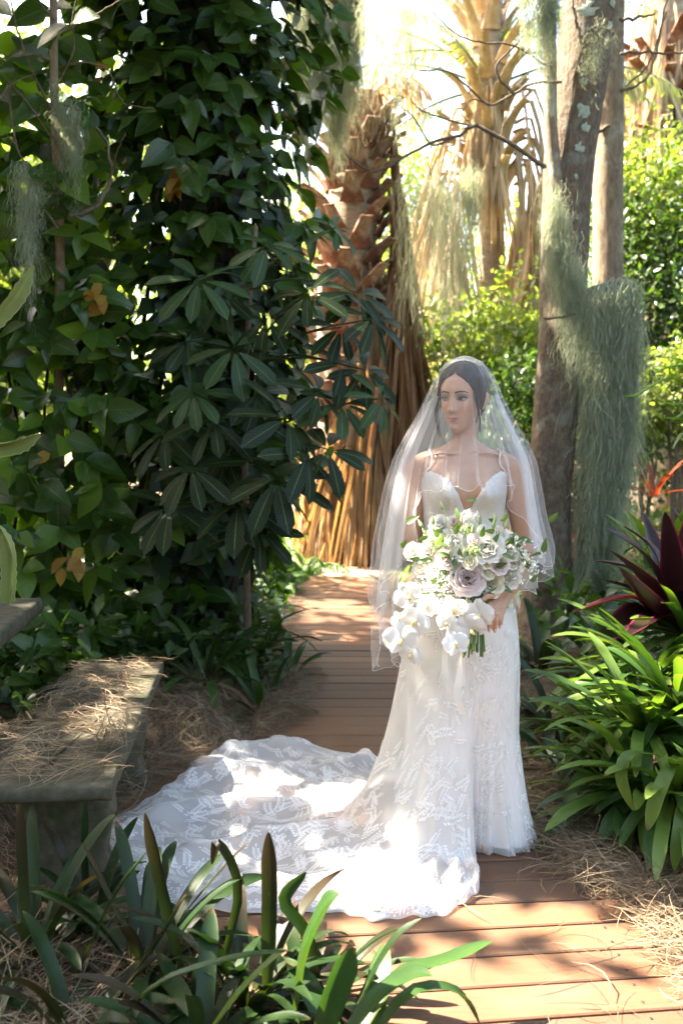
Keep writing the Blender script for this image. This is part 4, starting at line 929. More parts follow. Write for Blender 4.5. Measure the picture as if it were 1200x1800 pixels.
# ---- strap plants left of the path
lg = 'strap-leaved plants bordering the left of the boards'
for i, (x, y, n, L, lab) in enumerate((
    (360, 1225, 20, (.40, .62), 'dark strap-leaved clump with arching leaves just beyond the bench end'), (462, 1240, 18, (.28, .48), 'low strap-leaved clump leaning over the boards, nearest the train top'),
    (425, 1185, 18, (.38, .6), 'strap-leaved clump behind the leaning one, below the umbrella shrub'), (315, 1200, 16, (.4, .6), 'strap-leaved clump in deep shade behind the bench far end'),
    (505, 1185, 14, (.26, .42), 'small strap-leaved clump at the board edge in front of the groundcover'), (375, 1150, 16, (.5, .75), 'tall upright strap-leaved clump under the vine'))):
    c = G(x, y); rosette('strap_plant', lab, 'plant', lg, gz(c), n, L, (.035, .052), 'strap_green', 500 + i, e=(.35, 1.4), bend=(.6, 1.8), dead=2, alt='strap_dark', altp=.35)
# specific long leaves
hl = bpy.data.objects
def hero(parent, pts, Y, W, mat, side=None, **kw):
    Ys = Y if isinstance(Y, (list, tuple)) else [Y] * len(pts)
    return child('leaf', strap_mesh('leaf', [P(x, y, yy) for (x, y), yy in zip(pts, Ys)], W, mat, side=side, **kw), parent)

# ---- groundcover under the vine
q = np.random.default_rng(61)
def groundcover(label, n, x0, x1, y0, y1, hmax, size, mat, seed, cond=None):
    qq = np.random.default_rng(seed); X = qq.uniform(x0, x1, n); Y = qq.uniform(y0, y1, n)
    if cond is not None: k = cond(X, Y); X, Y = X[k], Y[k]
    n = len(X); Z = gh(X, Y) + hmax * qq.beta(1.6, 1.4, n) * (.6 + .4 * noise(X, Y, 0, 3, 9)); p = np.stack([X, Y, Z], -1)
    V, F, U = scatter(leafT(1, .5, 'ovate', 3, 2, .25, .2), orient(p, qq.normal(size=(n, 3)) + [0, -.5, -.1], qq.normal(size=(n, 3)) * .45 + [0, -.3, 1], size * qq.uniform(.6, 1.3, n)))
    link('groundcover', mesh('groundcover', V, F, MAT[mat], uv=U), kind='stuff', label=label, cat='groundcover')
groundcover('dark leafy groundcover under the vine left of the boards', 3000, -2.4, -.40, 5.2, 8.6, .42, .115, 'vine', 71)
groundcover('sunlit leafy groundcover at the path bend beyond the vine', 2600, -1.9, -.38, 8.0, 10.6, .55, .13, 'fern', 72, lambda x, y: x < -.45 - .25 * (y - 8.4))
groundcover('leafy groundcover behind the garden bench', 1500, -3.2, -1.2, 4.6, 5.6, .55, .14, 'vine', 73)
groundcover('shaded leafy undergrowth behind the right-hand bed', 3200, 1.3, 4.6, 4.8, 8.2, .5, .13, 'vine', 74)
groundcover('sunlit undergrowth around the palm feet', 4200, .6, 6.5, 8.2, 13.5, .5, .13, 'bush', 75, lambda x, y: x > .75 + .2 * np.abs(y - 9))
groundcover('low leaves along the right of the far boards', 260, .45, 1.2, 5.6, 9.2, .16, .10, 'fern', 76)
# ferns in the sun at the bend
def fern(label, base, n, L, mat, seed, group, name='fern', az=(-math.pi, math.pi)):
    o = empty(name, base, label=label, cat='fern', group=group); qq = np.random.default_rng(seed)
    for i in range(n): feather(o, np.array(base) + [0, 0, .02], qq.uniform(*az), qq.uniform(.7, 1.25), L * qq.uniform(.7, 1.1), mat, seed + i, 1.0, 22, 'frond', .022, .13)
fg = 'ferns around the path bend'
for i, (x, y, lab) in enumerate(((500, 940, 'sunlit fern left of the shaggy palm foot'), (455, 960, 'sunlit fern half behind the dark umbrella leaves'), (540, 985, 'small fern at the bend of the sandy path'))):
    c = G(x, y + 25); fern(lab, gz(c), 10, .75, 'fern', 520 + i * 20, fg)
for i, (x, y, lab) in enumerate(((690, 1035, 'small strap plant at the right edge of the far boards, half behind the veil'), (640, 990, 'tiny plant at the foot of the shaggy palm'))):
    c = G(x, y); rosette('strap_plant', lab, 'plant', 'small plants by the far boards', gz(c), 10, (.18, .34), (.03, .04), 'strap_green', 560 + i)

# ---- right bed: dark strap plants beside the skirt
rg = 'strap-leaved plants in the right-hand bed'
for i, (x, y, Y, n, L, W, m, lab) in enumerate((
    (950, 1180, 5.6, 14, (.35, .6), (.05, .07), 'strap_dark', 'dark broad-leaved clump at the foot of the big trunk beside the bouquet'),
    (975, 1260, 4.9, 14, (.35, .55), (.045, .06), 'strap_dark', 'dark arching clump right of the skirt at thigh height'),
    (955, 1330, 4.4, 10, (.25, .4), (.04, .05), 'strap_dark', 'low dark clump right of the skirt near the needle drift'),
    (1010, 1350, 4.4, 12, (.3, .5), (.04, .055), 'strap_dark', 'dark clump between the skirt and the bright bromeliads'),
    (1050, 1190, 5.4, 12, (.35, .6), (.045, .06), 'strap_dark', 'shaded clump under the hanging moss beard'))):
    c = G(x, y, .05); rosette('strap_plant', lab, 'plant', rg, gz(c), n, L, W, m, 600 + i, e=(.25, 1.3), bend=(.7, 1.9), alt='strap_green', altp=.2, dead=2)
# bright bromeliads
bgp = 'bright green bromeliads at the right edge'
brs = [(1135, 1215, .36, 34, 'bromeliad reaching furthest left under the maroon cordyline'), (1165, 1170, .46, 34, 'bromeliad directly under the cordyline at the right edge'), (1115, 1330, .2, 28, 'low bromeliad spreading toward the skirt'), (1150, 1290, .34, 34, 'bromeliad in the middle of the bright clump'),
       (1210, 1250, .40, 32, 'bromeliad cut by the right edge at mid height'), (1155, 1410, .14, 26, 'front bromeliad with long leaves drooping onto the needles'), (1205, 1400, .2, 26, 'front bromeliad cut by the right edge'), (1130, 1430, .08, 18, 'small lowest bromeliad beside the needle heap'), (1225, 1120, .52, 28, 'topmost bromeliad at the right edge')]
for i, (x, y, z, n, lab) in enumerate(brs):
    c = G(x, y, z); rosette('bromeliad', lab, 'bromeliad', bgp, (c.x, c.y + .12, z - .02), n + 10, (.28, .50), (.040, .058), 'strap_bright', 640 + i, e=(.05, 1.15), bend=(.2, 1.2), az=(-2.7, 1.9), alt='strap_green', altp=.35, dead=3 if y > 1380 else 1, br=.05)
br0 = bpy.data.objects['bromeliad.005']
c = G(1140, 1420, .14); yb = c.y
hero(br0, [(1160, 1330), (1110, 1325), (1092, 1360), (1112, 1425)], [yb, yb - .12, yb - .16, yb - .18], .045, 'strap_bright')
hero(br0, [(1190, 1330), (1175, 1355), (1155, 1400), (1137, 1460)], [yb, yb - .18, yb - .24, yb - .26], .050, 'strap_bright')
hero(br0, [(1215, 1380), (1200, 1420), (1192, 1470), (1184, 1530)], [yb, yb - .18, yb - .24, yb - .26], .045, 'strap_bright')
# cordyline
def cordy(label, base, tips, Ybase, W, mat, name='cordyline', cat='cordyline', group='maroon cordylines in the right-hand bed'):
    o = empty(name, tuple(base), label=label, cat=cat, group=group); b = B(); top = np.array(base) + [0, 0, .42]
    b.add(*tube(catmull([base, top], 5), .02, 7)); child('stem', b.mesh('stem', MAT['twig']), o)
    for i, (x, y, dy, lift) in enumerate(tips):
        e = np.array(P(x, y, Ybase + dy)); m = (top + e) / 2 + [0, 0, lift]
        child('leaf', strap_mesh('leaf', [top - [0, 0, .02], top + (m - top) * .5 + [0, 0, lift * .3], m, e], W * (.8 + .4 * ((i * 37) % 10) / 10), mat, prof='cordy', chan=.3, n=14, twist=((i * 53) % 10 - 5) * .09), o)
    return o
cb = P(1190, 1240, 4.6); cbz = gz(cb)
cordy('dark maroon cordyline with pink leaf edges above the bromeliads', (cb.x, cb.y, P(1190, 1140, 4.6).z - .42), [(1064, 928, -.1, .16), (1072, 968, -.3, .08), (1040, 985, .1, .16), (1095, 925, .2, .18), (1168, 900, -.2, .02), (1215, 890, -.1, .02), (1002, 1078, -.2, .16), (1040, 1140, -.3, .16), (1090, 1000, -.45, .02), (1128, 900, .3, .05), (1240, 980, .1, .12), (1240, 1060, -.2, .15), (1100, 1120, -.4, .12), (1060, 1020, .2, .1)], 4.6, .150, 'cordyline')
cb2 = P(1200, 1050, 5.6)
cordy('second maroon cordyline at the right edge behind the first', (cb2.x + .25, cb2.y, P(1200, 1060, 5.6).z - .42), [(1150, 930, 0, .1), (1180, 890, .1, .02), (1230, 870, 0, .02), (1270, 900, 0, .1), (1140, 1000, .2, .1), (1250, 960, -.2, .1)], 5.6, .14, 'cordyline')
# bird-nest style leaves, red leaves, long blades at the right edge
c = P(1165, 990, 5.9); o = rosette('broad_leaf_plant', 'light green wavy broad-leaved plant behind the cordyline', 'plant', None, (c.x, c.y, c.z - .12), 9, (.45, .65), (.09, .12), 'strap_bright', 700, e=(.6, 1.4), bend=(.3, .9), az=(-2.2, 2.2), prof='cordy', chan=.15)
c = P(1148, 850, 7.6); rosette('red_bromeliad', 'orange-red spiky plant above the cordyline, right of the moss', 'plant', None, (c.x, c.y, c.z - .1), 11, (.2, .4), (.03, .045), 'croton', 701, e=(.4, 1.4), bend=(.3, 1.0))
c = P(995, 990, 8.6); o = empty('red_shrub', (c.x, c.y, 0), label='red and orange leaved shrub glimpsed between the two trunks', cat='shrub'); child('foliage', mesh('foliage', *leafcloud((c.x, c.y, .55), (.4, .3, .6), 900, .09, 702, T_small)[:2], MAT['croton']), o, kind='stuff')
b = B(); b.add(*tube([(c.x, c.y, -.05), (c.x, c.y, .6)], .015, 6)); child('stem', b.mesh('stem', MAT['twig']), o)
c = P(1215, 720, 4.8); o = empty('long_leaved_shrub', (c.x + .1, c.y, 0), label='long narrow light green leaves reaching in at the right edge', cat='shrub')
b = B(); b.add(*tube(catmull([(c.x + .1, c.y, 0), (c.x + .12, c.y, .8), P(1225, 720, 4.8)], 8), .014, 6)); child('stem', b.mesh('stem', MAT['twig']), o)
for pts in ([(1225, 690), (1180, 665), (1120, 695), (1095, 697)], [(1225, 700), (1190, 712), (1150, 705)], [(1225, 735), (1195, 738), (1165, 735)], [(1225, 660), (1190, 645), (1140, 660)], [(1225, 670), (1200, 640), (1175, 628)], [(1225, 760), (1200, 765), (1182, 790)], [(1225, 700), (1205, 725), (1180, 742)], [(1225, 640), (1205, 600), (1180, 585)]):
    hero(o, pts, 4.8, .055, 'fern', prof='cordy')

# ---- foreground plants, bottom left
fgp = 'strap-leaved plants across the bottom left foreground'
def fgplant(label, px, Y, n, L, seed, mat='strap_dark', alt='strap_red', altp=.22, e=(.35, 1.4), bend=(.4, 1.6), W=(.034, .048), dead=3):
    c = P(px, 1600, Y); return rosette('foreground_plant', label, 'plant', fgp, gz(c), n, L, W, mat, seed, e=e, bend=bend, alt=alt, altp=altp, dead=dead)
f1 = fgplant('bronze-tipped strap plant at the bottom left corner under the bench', 60, 2.55, 20, (.3, .48), 800)
f2 = fgplant('strap plant in front of the bench leg with a yellow-streaked upright leaf', 250, 2.45, 24, (.3, .48), 801)
f3 = fgplant('strap plant with tall dark upright leaf in front of the train', 430, 2.40, 26, (.3, .48), 802)
f4 = fgplant('broad green strap plant at the bottom, spilling over the boards', 640, 2.12, 8, (.3, .42), 803, 'strap_green', 'strap_dark', .3, (.3, 1.2), (.4, 1.3), (.05, .062), 1)
f5 = fgplant('low strap plant at the bottom left between needles and bench', 130, 2.2, 18, (.24, .40), 804)
f6 = fgplant('dark clump at the bottom centre of the foreground plants', 350, 2.12, 20, (.28, .44), 805)
f7 = fgplant('dark-leaved clump nearest the train front edge', 540, 2.45, 18, (.24, .40), 806)
f8 = fgplant('small shaded clump in front of the bench pedestal', 160, 2.7, 14, (.2, .34), 807)
FX = (1, 0, 0)
for f, pts, Y, W, m in ((f1, [(48, 1640), (42, 1520), (36, 1412)], 2.5, .030, 'strap_red'), (f1, [(155, 1600), (150, 1500), (152, 1410)], 2.75, .022, 'strap_dark'),
    (f2, [(320, 1700), (285, 1560), (255, 1428)], 2.42, .032, 'strap_red'), (f2, [(270, 1720), (200, 1600), (142, 1480)], 2.4, .030, 'strap_red'), (f3, [(470, 1740), (474, 1580), (472, 1462)], 2.36, .040, 'strap_red'),
    (f2, [(215, 1745), (290, 1640), (328, 1572)], 2.3, .030, 'strap_red'), (f2, [(120, 1760), (190, 1600), (258, 1498)], 2.35, .030, 'strap_dark'), (f3, [(390, 1700), (420, 1560), (385, 1480), (372, 1520)], 2.5, .026, 'strap_red'),
    (f7, [(560, 1740), (540, 1640), (500, 1580), (538, 1532)], 2.42, .034, 'strap_dark'), (f3, [(330, 1600), (390, 1530), (440, 1478)], 2.6, .018, 'strap_red'),
    (f4, [(520, 1800), (540, 1680), (575, 1600), (597, 1572)], 2.2, .070, 'strap_green'), (f4, [(560, 1830), (590, 1740), (620, 1665)], 2.15, .060, 'strap_green'), (f4, [(600, 1840), (640, 1750), (690, 1660), (740, 1615)], 2.3, .034, 'strap_dark'),
    (f4, [(640, 1810), (700, 1720), (790, 1690), (865, 1655)], [2.2, 2.3, 2.35, 2.4], .046, 'strap_green'), (f4, [(600, 1840), (660, 1760), (720, 1720), (760, 1715)], [2.1, 2.15, 2.2, 2.2], .052, 'strap_green'),
    (f4, [(640, 1850), (720, 1750), (800, 1745), (842, 1800)], [2.1, 2.15, 2.2, 2.2], .040, 'strap_green'), (f6, [(200, 1810), (280, 1730), (400, 1690), (510, 1672)], [2.1, 2.05, 2.0, 2.0], .026, 'strap_green'), (f6, [(360, 1830), (420, 1750), (480, 1690), (505, 1670)], 2.0, .030, 'strap_bright')):
    hero(f, pts, Y, W, m, chan=.55, side=FX if abs(pts[0][0] - pts[-1][0]) < 70 else None)
n = 600; xs = g.uniform(-.95, -.55, n); ys = g.uniform(2.0, 2.5, n); V, F = needles(0, (xs, ys), lambda x, y: zlit(x, y) + .02, seed=31, flat=.35)
link('needle_litter', mesh('needle_litter', V, F, MAT['needle']), kind='stuff', label='needle heap among the foreground leaves, bottom left corner', cat='needle litter')
# ================================================================== THE BRIDE
def skinmat():
    m, t, out = newmat('skin'); p = t.nodes.new('ShaderNodeBsdfPrincipled')
    at_ = t.nodes.new('ShaderNodeVertexColor'); at_.layer_name = 'tint'
    c = mixc(t, 1.0, at_.outputs[0], mixc(t, ramp(t, noise_(t, 35, 4), .3, .7), (.93, .92, .92), (1.04, 1.03, 1.02)), 'MULTIPLY')
    t.links.new(c, p.inputs['Base Color']); setin(p, Roughness=.46); p.inputs['Specular IOR Level'].default_value = .4
    p.inputs['Subsurface Weight'].default_value = .12; p.inputs['Subsurface Radius'].default_value = (.012, .005, .003); p.inputs['Subsurface Scale'].default_value = .6
    t.links.new(p.outputs[0], out.inputs[0]); return m
MAT['skin'] = skinmat()
MAT['hair'] = pmat('dark_hair', (.012, .007, .005), (.030, .017, .011), 60, .45, .35, stretch=(1, 1, .12), spec=.25)
MAT['lips'] = pmat('lips', (.40, .12, .115), (.34, .095, .09), 60, .34)
MAT['sclera'] = pmat('eye_white', (.36, .33, .31), (.32, .30, .28), 20, .25)
MAT['iris'] = pmat('iris', (.10, .12, .10), (.05, .07, .065), 300, .15)
MAT['pupil'] = pmat('pupil', (.006, .006, .006), (.01, .01, .01), 20, .15)
MAT['lash'] = pmat('lash', (.010, .007, .006), (.016, .011, .009), 20, .6)
MAT['brow'] = pmat('brow', (.018, .010, .007), (.03, .018, .012), 200, .7)
MAT['pearl'] = pmat('pearl', (.75, .70, .64), (.65, .6, .55), 20, .2, spec=.6)
MAT['satin'] = clothmat('satin', (.80, .77, .73), 1, .55, .15)
MAT['lining'] = clothmat('skirt_lining', (.86, .83, .80), 1, .7, .10)
MAT['bodice'] = clothmat('lace_bodice', (.66, .63, .60), 1, .75, .10, grain=1.0, gscale=95)
MAT['tulle'] = clothmat('tulle_skirt', (.91, .90, .885), .52, .85, .3, graze=.35)
MAT['lace'] = clothmat('lace_applique', (.86, .85, .84), .92, .55, .25)
MAT['veil'] = clothmat('veil_net', (.90, .90, .93), .115, .8, .5, graze=.38)
MAT['tier'] = clothmat('veil_tier_net', (.90, .91, .94), .27, .8, .5, graze=.4)
MAT['cord'] = clothmat('veil_cord', (.88, .88, .88), 1, .5, .3)

BX, BY = .430, 3.40                                     # body axis
HY = 3.40; HC = P(813, 700, HY); YAW = R(-31)
HM = Matrix.Translation(HC) @ Matrix.Rotation(YAW, 4, 'Z') @ Matrix.Rotation(R(2), 4, 'X')
# ---- torso rings shared by body and gown
TZ_ = np.array([.70, .78, .85, .95, 1.08, 1.18, 1.28, 1.36, 1.40, 1.43, 1.455, 1.475])
TA_ = np.array([.172, .176, .174, .152, .120, .130, .142, .143, .132, .098, .056, .034])
TF_ = np.array([.115, .118, .112, .102, .088, .092, .097, .090, .076, .054, .036, .024])
TB_ = np.array([.130, .135, .135, .115, .092, .100, .108, .108, .096, .074, .050, .036])
def torso(phi, z, off=0.0):
    a = np.interp(z, TZ_, TA_) + off; bf = np.interp(z, TZ_, TF_) + off; bb_ = np.interp(z, TZ_, TB_) + off
    x = a * np.sin(phi); c = np.cos(phi); y = -np.where(c > 0, bf, bb_) * c
    bust = np.zeros_like(x)
    for s in (-1, 1): bust += .060 * np.exp(-((x - s * .070) / .050) ** 2 - ((z - 1.285) / np.where(z > 1.285, .066, .050)) ** 2)
    y = y - bust * np.clip(c * 1.6, 0, 1)
    return np.stack([BX + x, BY + y, z + 0 * x], -1)

# ---- head as a sculpted grid
def head_pt(lon, z):
    """lon 0 = face, + to the figure's image right; z from eye level"""
    zt = np.array([-.120, -.116, -.108, -.095, -.08, -.06, -.035, -.01, .01, .035, .065, .09, .105, .113, .117])
    wx = np.array([.004, .015, .027, .0385, .0475, .0560, .0645, .0695, .0715, .0725, .067, .052, .036, .020, .003])
    df = np.array([.052, .068, .077, .081, .083, .085, .087, .0875, .088, .089, .080, .060, .042, .024, .003])
    db = np.array([-.02, -.01, .005, .022, .040, .062, .082, .094, .098, .098, .090, .070, .050, .028, .003])
    w_, f_, b_ = np.interp(z, zt, wx), np.interp(z, zt, df), np.interp(z, zt, db)
    s, c = np.sin(lon), np.cos(lon)
    e = .86; x = w_ * np.sign(s) * np.abs(s) ** e; y = np.where(c > 0, -f_ * np.abs(c) ** .92, b_ * np.abs(c) ** .92)
    g_ = lambda cx, cz, sx, sz: np.exp(-((x - cx) / sx) ** 2 - ((z - cz) / sz) ** 2)
    d = 0 * x
    nz = np.clip((.012 - z) / .048, 0, 1); nose = np.where((z < .014) & (z > -.060), np.exp(-(x / (.0065 + .004 * nz)) ** 2) * (.004 + .0185 * nz ** 1.15), 0)
    nose *= np.where(z < -.0375, np.clip((z + .0475) / .010, 0, 1) ** .8, 1); d += nose
    for s_ in (-1, 1):
        d += .0062 * g_(s_ * .0115, -.0385, .0058, .0062); d -= .0100 * g_(s_ * .030, -.001, .0165, .0100); d += .0042 * g_(s_ * .030, -.001, .013, .0062)
        d += .0045 * g_(s_ * .042, -.030, .018, .016); d += .0032 * g_(s_ * .028, .021, .022, .007); d -= .003 * g_(s_ * .040, -.068, .012, .02)
    d += .0050 * g_(0, -.0640, .017, .0048); d += .0062 * g_(0, -.0755, .015, .0050); d -= .0030 * g_(0, -.0692, .021, .0018)
    d -= .0035 * g_(0, -.0870, .016, .005); d += .0070 * g_(0, -.104, .015, .011); d -= .0012 * g_(0, -.053, .0035, .006)
    return np.stack([x, y - d * np.clip(c * 1.5, 0, 1), z + 0 * x], -1)
def w3(V, M): return (np.c_[V.reshape(-1, 3), np.ones(V.reshape(-1, 3).shape[0])] @ np.array(M).T)[:, :3]
bd = B()
lo = np.linspace(-np.pi, np.pi, 160, endpoint=False); zz = np.linspace(-.1195, .1165, 110)
LO, ZZ = np.meshgrid(lo, zz, indexing='ij'); bd.add(w3(head_pt(LO, ZZ), HM), gridF(160, 110, True))
for z_, fl in ((-.1195, 1), (.1165, 0)):                 # close the poles
    r_ = head_pt(lo, np.full_like(lo, z_)); cV = np.stack([r_, r_ * .01 + r_.mean(0) * .99], 1); bd.add(w3(cV, HM), gridF(160, 2, True))
for s in (-1, 1):                                        # ears
    ep = [HM @ Vector((s * .071, .012, -.034)), HM @ Vector((s * .077, .018, -.012)), HM @ Vector((s * .079, .022, .010)), HM @ Vector((s * .074, .014, .018))]
    bd.add(*tube(catmull(ep, 8), np.array([.007, .009, .010, .011, .011, .010, .008, .007]), 8))
ph = np.linspace(-np.pi, np.pi, 120, endpoint=False); tz = np.linspace(.71, 1.472, 110); PHg, TZg = np.meshgrid(ph, tz, indexing='ij')
bd.add(torso(PHg, TZg), gridF(120, 110, True))
for z_ in (.71, 1.472):
    r_ = torso(ph, np.full_like(ph, z_)); bd.add(np.stack([r_, r_ * .01 + r_.mean(0) * .99], 1), gridF(120, 2, True))
nb = np.array([BX, BY + .012, 1.40]); nt_ = np.array(HM @ Vector((0, .018, -.06)))
bd.add(*tube(catmull([nb, nb * .55 + nt_ * .45 + [0, .004, 0], nt_], 10), np.array([.060, .055, .0495, .0465, .0450, .0442, .0440, .0445, .046, .047]), 24))
def limb(pts, rad, n=20, k=16): bd.add(*tube(catmull(pts, k), np.interp(np.linspace(0, 1, k), np.linspace(0, 1, len(rad)), rad), n))
ELB = {-1: P(723, 966, 3.43), 1: P(921, 963, 3.43)}; WRI = {-1: P(772, 1014, 3.19), 1: P(897, 1036, 3.17)}
for s in (-1, 1):
    sh = Vector((BX + s * .163, BY + .005, 1.362)); el = ELB[s]; wr = WRI[s]
    limb([(BX + s * .085, BY + .01, 1.402), (BX + s * .13, BY + .005, 1.383), sh], [.034, .043, .0455])
    limb([sh, sh.lerp(el, .5) + Vector((s * .004, 0, 0)), el], [.0460, .0445, .041, .036, .034])
    limb([el, el.lerp(wr, .3), wr], [.035, .0395, .037, .030, .0245])
    limb([(BX + s * .018, BY - .060, 1.418), (BX + s * .08, BY - .062, 1.420), (BX + s * .14, BY - .022, 1.408)], [.0065, .006, .006], 10)
    limb([(BX + s * .085, BY, .80), (BX + s * .08, BY, .45), (BX + s * .07, BY + .02, .09)], [.088, .075, .052, .055, .035]); limb([(BX + s * .07, BY + .03, .06), (BX + s * .075, BY - .10, .025)], [.035, .025], 12, 6)
def finger(pts, r0, r1): bd.add(*tube(catmull(pts, 12), np.linspace(r0, r1, 12), 12))
# figure's left hand (image right): back of the hand to the camera, fingers hanging beside the stems
wr = WRI[1]
kn = [(858, 1063, 3.095), (866, 1068, 3.090), (875, 1071, 3.092), (883, 1070, 3.100)]
md = [(853, 1083, 3.075), (861, 1090, 3.068), (871, 1092, 3.070), (880, 1088, 3.08)]
tp_ = [(850, 1098, 3.085), (859, 1107, 3.080), (869, 1108, 3.082), (878, 1101, 3.09)]
NAILS = []
for i in range(4):
    finger([wr, (Vector(P(*kn[i])) * .6 + wr * .4) + Vector((0, -.004, .002)), P(*kn[i])], .0155, .0115)
    finger([P(*kn[i]), P(*md[i]), P(*tp_[i])], .0100 if i < 3 else .0088, .0066); NAILS.append((P(*md[i]), P(*tp_[i])))
finger([wr + Vector((-.012, -.008, 0)), P(872, 1046, 3.10), P(857, 1048, 3.075), P(846, 1056, 3.068)], .0150, .0080)
# figure's right hand, wrapped round the stems behind the flowers
wl_ = WRI[-1]
for i in range(4):
    k_ = P(800 + i * 1.0, 1010 + i * 9, 3.12 - .004 * i); finger([wl_, wl_.lerp(k_, .6), k_], .0155, .0115)
    finger([k_, P(820, 1014 + i * 9, 3.085), P(840, 1017 + i * 9, 3.085), P(848, 1019 + i * 8, 3.10)], .0098, .0070)
finger([wl_, P(796, 1004, 3.14), P(815, 1000, 3.13), P(833, 1006, 3.125)], .0150, .0082)
bm0 = bd.mesh('person_src'); tmp = bpy.data.objects.new('tmp', bm0); C.objects.link(tmp)
md_ = tmp.modifiers.new('r', 'REMESH'); md_.mode = 'VOXEL'; md_.voxel_size = .0027; md_.use_smooth_shade = True
dg = bpy.context.evaluated_depsgraph_get(); ev = tmp.evaluated_get(dg); body = bpy.data.meshes.new_from_object(ev)
bpy.data.objects.remove(tmp); bpy.data.meshes.remove(bm0); body.name = 'person'
nv = len(body.vertices); BV = np.empty(nv * 3, np.float32); body.vertices.foreach_get('co', BV); BV = BV.reshape(-1, 3).astype(float)
ne = len(body.edges); ED = np.empty(ne * 2, np.int32); body.edges.foreach_get('vertices', ED); ED = ED.reshape(-1, 2)
deg = np.bincount(ED.ravel(), minlength=nv)[:, None]
Hi = np.array(HM.inverted()); HL = w3(BV, Hi)
is_head = (HL[:, 2] > -.105) & (np.abs(HL[:, 0]) < .1) & (HL[:, 1] < .12); hand = (BV[:, 2] < 1.05) & (BV[:, 1] < 3.21) & (BV[:, 2] > .7)
wgt = np.where(is_head | hand, 0.0, 1.0)[:, None]
for it in range(26):
    s_ = np.zeros_like(BV)
    for k in range(3): s_[:, k] = np.bincount(ED[:, 0], BV[ED[:, 1], k], nv) + np.bincount(ED[:, 1], BV[ED[:, 0], k], nv)
    avg = s_ / np.maximum(deg, 1); f = .5 * (wgt if it >= 3 else np.maximum(wgt, .7)); BV += (avg - BV) * f
body.vertices.foreach_set('co', BV.astype(np.float32).ravel()); body.update()
HL = w3(BV, Hi); col = np.tile([.47, .272, .180], (nv, 1))
front = (HL[:, 1] < 0) & is_head
def paint(m, c, a):
    a = (a * m)[:, None]; col[:] = col * (1 - a) + np.asarray(c) * a
gg = lambda cx, cz, sx, sz: np.exp(-((HL[:, 0] - cx) / sx) ** 2 - ((HL[:, 2] - cz) / sz) ** 2)
for s in (-1, 1):
    paint(front, (.13, .065, .048), .85 * gg(s * .031, .0075, .0185, .0075)); paint(front, (.30, .15, .10), .45 * gg(s * .031, -.008, .016, .005)); paint(front, (.52, .20, .15), .55 * gg(s * .045, -.032, .018, .015))
paint(front, (.36, .18, .12), .35 * gg(0, -.1, .05, .01)); paint(front, (.12, .05, .04), .8 * (gg(-.0075, -.0465, .0042, .0026) + gg(.0075, -.0465, .0042, .0026)))
ca = body.color_attributes.new('tint', 'FLOAT_COLOR', 'POINT'); ca.data.foreach_set('color', np.c_[col, np.ones(nv)].astype(np.float32).ravel())
body.materials.clear(); body.materials.append(MAT['skin']); body.polygons.foreach_set('use_smooth', np.ones(len(body.polygons), bool))
bride = link('person', body, label='bride in a white lace gown and veil holding a bouquet on the boardwalk', cat='person')
bvh = BVHTree.FromPolygons([tuple(v) for v in BV], [tuple(p.vertices) for p in body.polygons])
HR = HM.to_3x3()
def face_pt(x, z, proud):
    o = HM @ Vector((x, -.25, z)); h = bvh.ray_cast(o, HR @ Vector((0, 1, 0)))
    p = h[0] if h[0] is not None else HM @ Vector((x, -.08, z)); return p - (HR @ Vector((0, 1, 0))) * proud
def face_grid(name, fx, nu, nv_, mat, parent):
    V = np.array([[fx(u, v) for v in np.linspace(-1, 1, nv_)] for u in np.linspace(-1, 1, nu)]).reshape(-1, 3)
    return child(name, mesh(name, V, gridF(nu, nv_), MAT[mat]), parent)
for s in (-1, 1):
    cx, cz = s * .0305, -.0015
    h = lambda u: max(0.0, 1 - abs(u) ** 2.2)
    eye = face_grid('eye', lambda u, v: face_pt(cx + .0150 * u, cz + .0006 * u * s * 2 + h(u) * v * (.0050 if v > 0 else .0042), .0012 + .0018 * (1 - u * u) * (1 - v * v)), 17, 9, 'sclera', bride)
    gx_ = cx - .0028                                       # looking to her right
    V = np.array([[face_pt(gx_ + .0056 * r * math.cos(a), cz + .0004 + max(-.0040, min(.0044, .0056 * r * math.sin(a))), .0036) for r in (.02, .45, 1.0)] for a in np.linspace(0, 2 * np.pi, 20, endpoint=False)]).reshape(-1, 3)
    subchild('iris', mesh('iris', V, gridF(20, 3, True), MAT['iris']), eye)
    V = np.array([[face_pt(gx_ + .0026 * r * math.cos(a), cz + .0004 + .0026 * r * math.sin(a), .0042) for r in (.02, 1.0)] for a in np.linspace(0, 2 * np.pi, 14, endpoint=False)]).reshape(-1, 3)
    subchild('pupil', mesh('pupil', V, gridF(14, 2, True), MAT['pupil']), eye)
    face_grid('eyelashes', lambda u, v: face_pt(cx + .0165 * u + s * .001, cz + h(u * .95) * .0052 + s * u * .0020 + (v + .3) * (.0020 + .0008 * s * u), .0034 + .0012 * v), 15, 3, 'lash', bride)
    face_grid('lower_lashes', lambda u, v: face_pt(cx + .0145 * u, cz - h(u) * .0044 + v * .0006 - .0004, .0022), 13, 3, 'lash', bride)
    face_grid('eyebrow', lambda u, v: face_pt(s * (.0315 + .0205 * u), .0205 + .0048 * math.sin((u + 1) * 1.3) - .0025 * max(0, u) ** 2 * 1.6 + v * .0026 * (1 - .55 * max(0, u)), .0012), 15, 3, 'brow', bride)
lip = face_grid('lips', lambda u, v: face_pt(.0225 * u, -.0692 + .0042 * (u * u) + ((.0068 - .0018 * math.exp(-(u / .14) ** 2)) * v * (1 - abs(u) ** 1.8) if v > 0 else .0088 * v * (1 - abs(u) ** 2.2)), .0009), 19, 9, 'lips', bride)

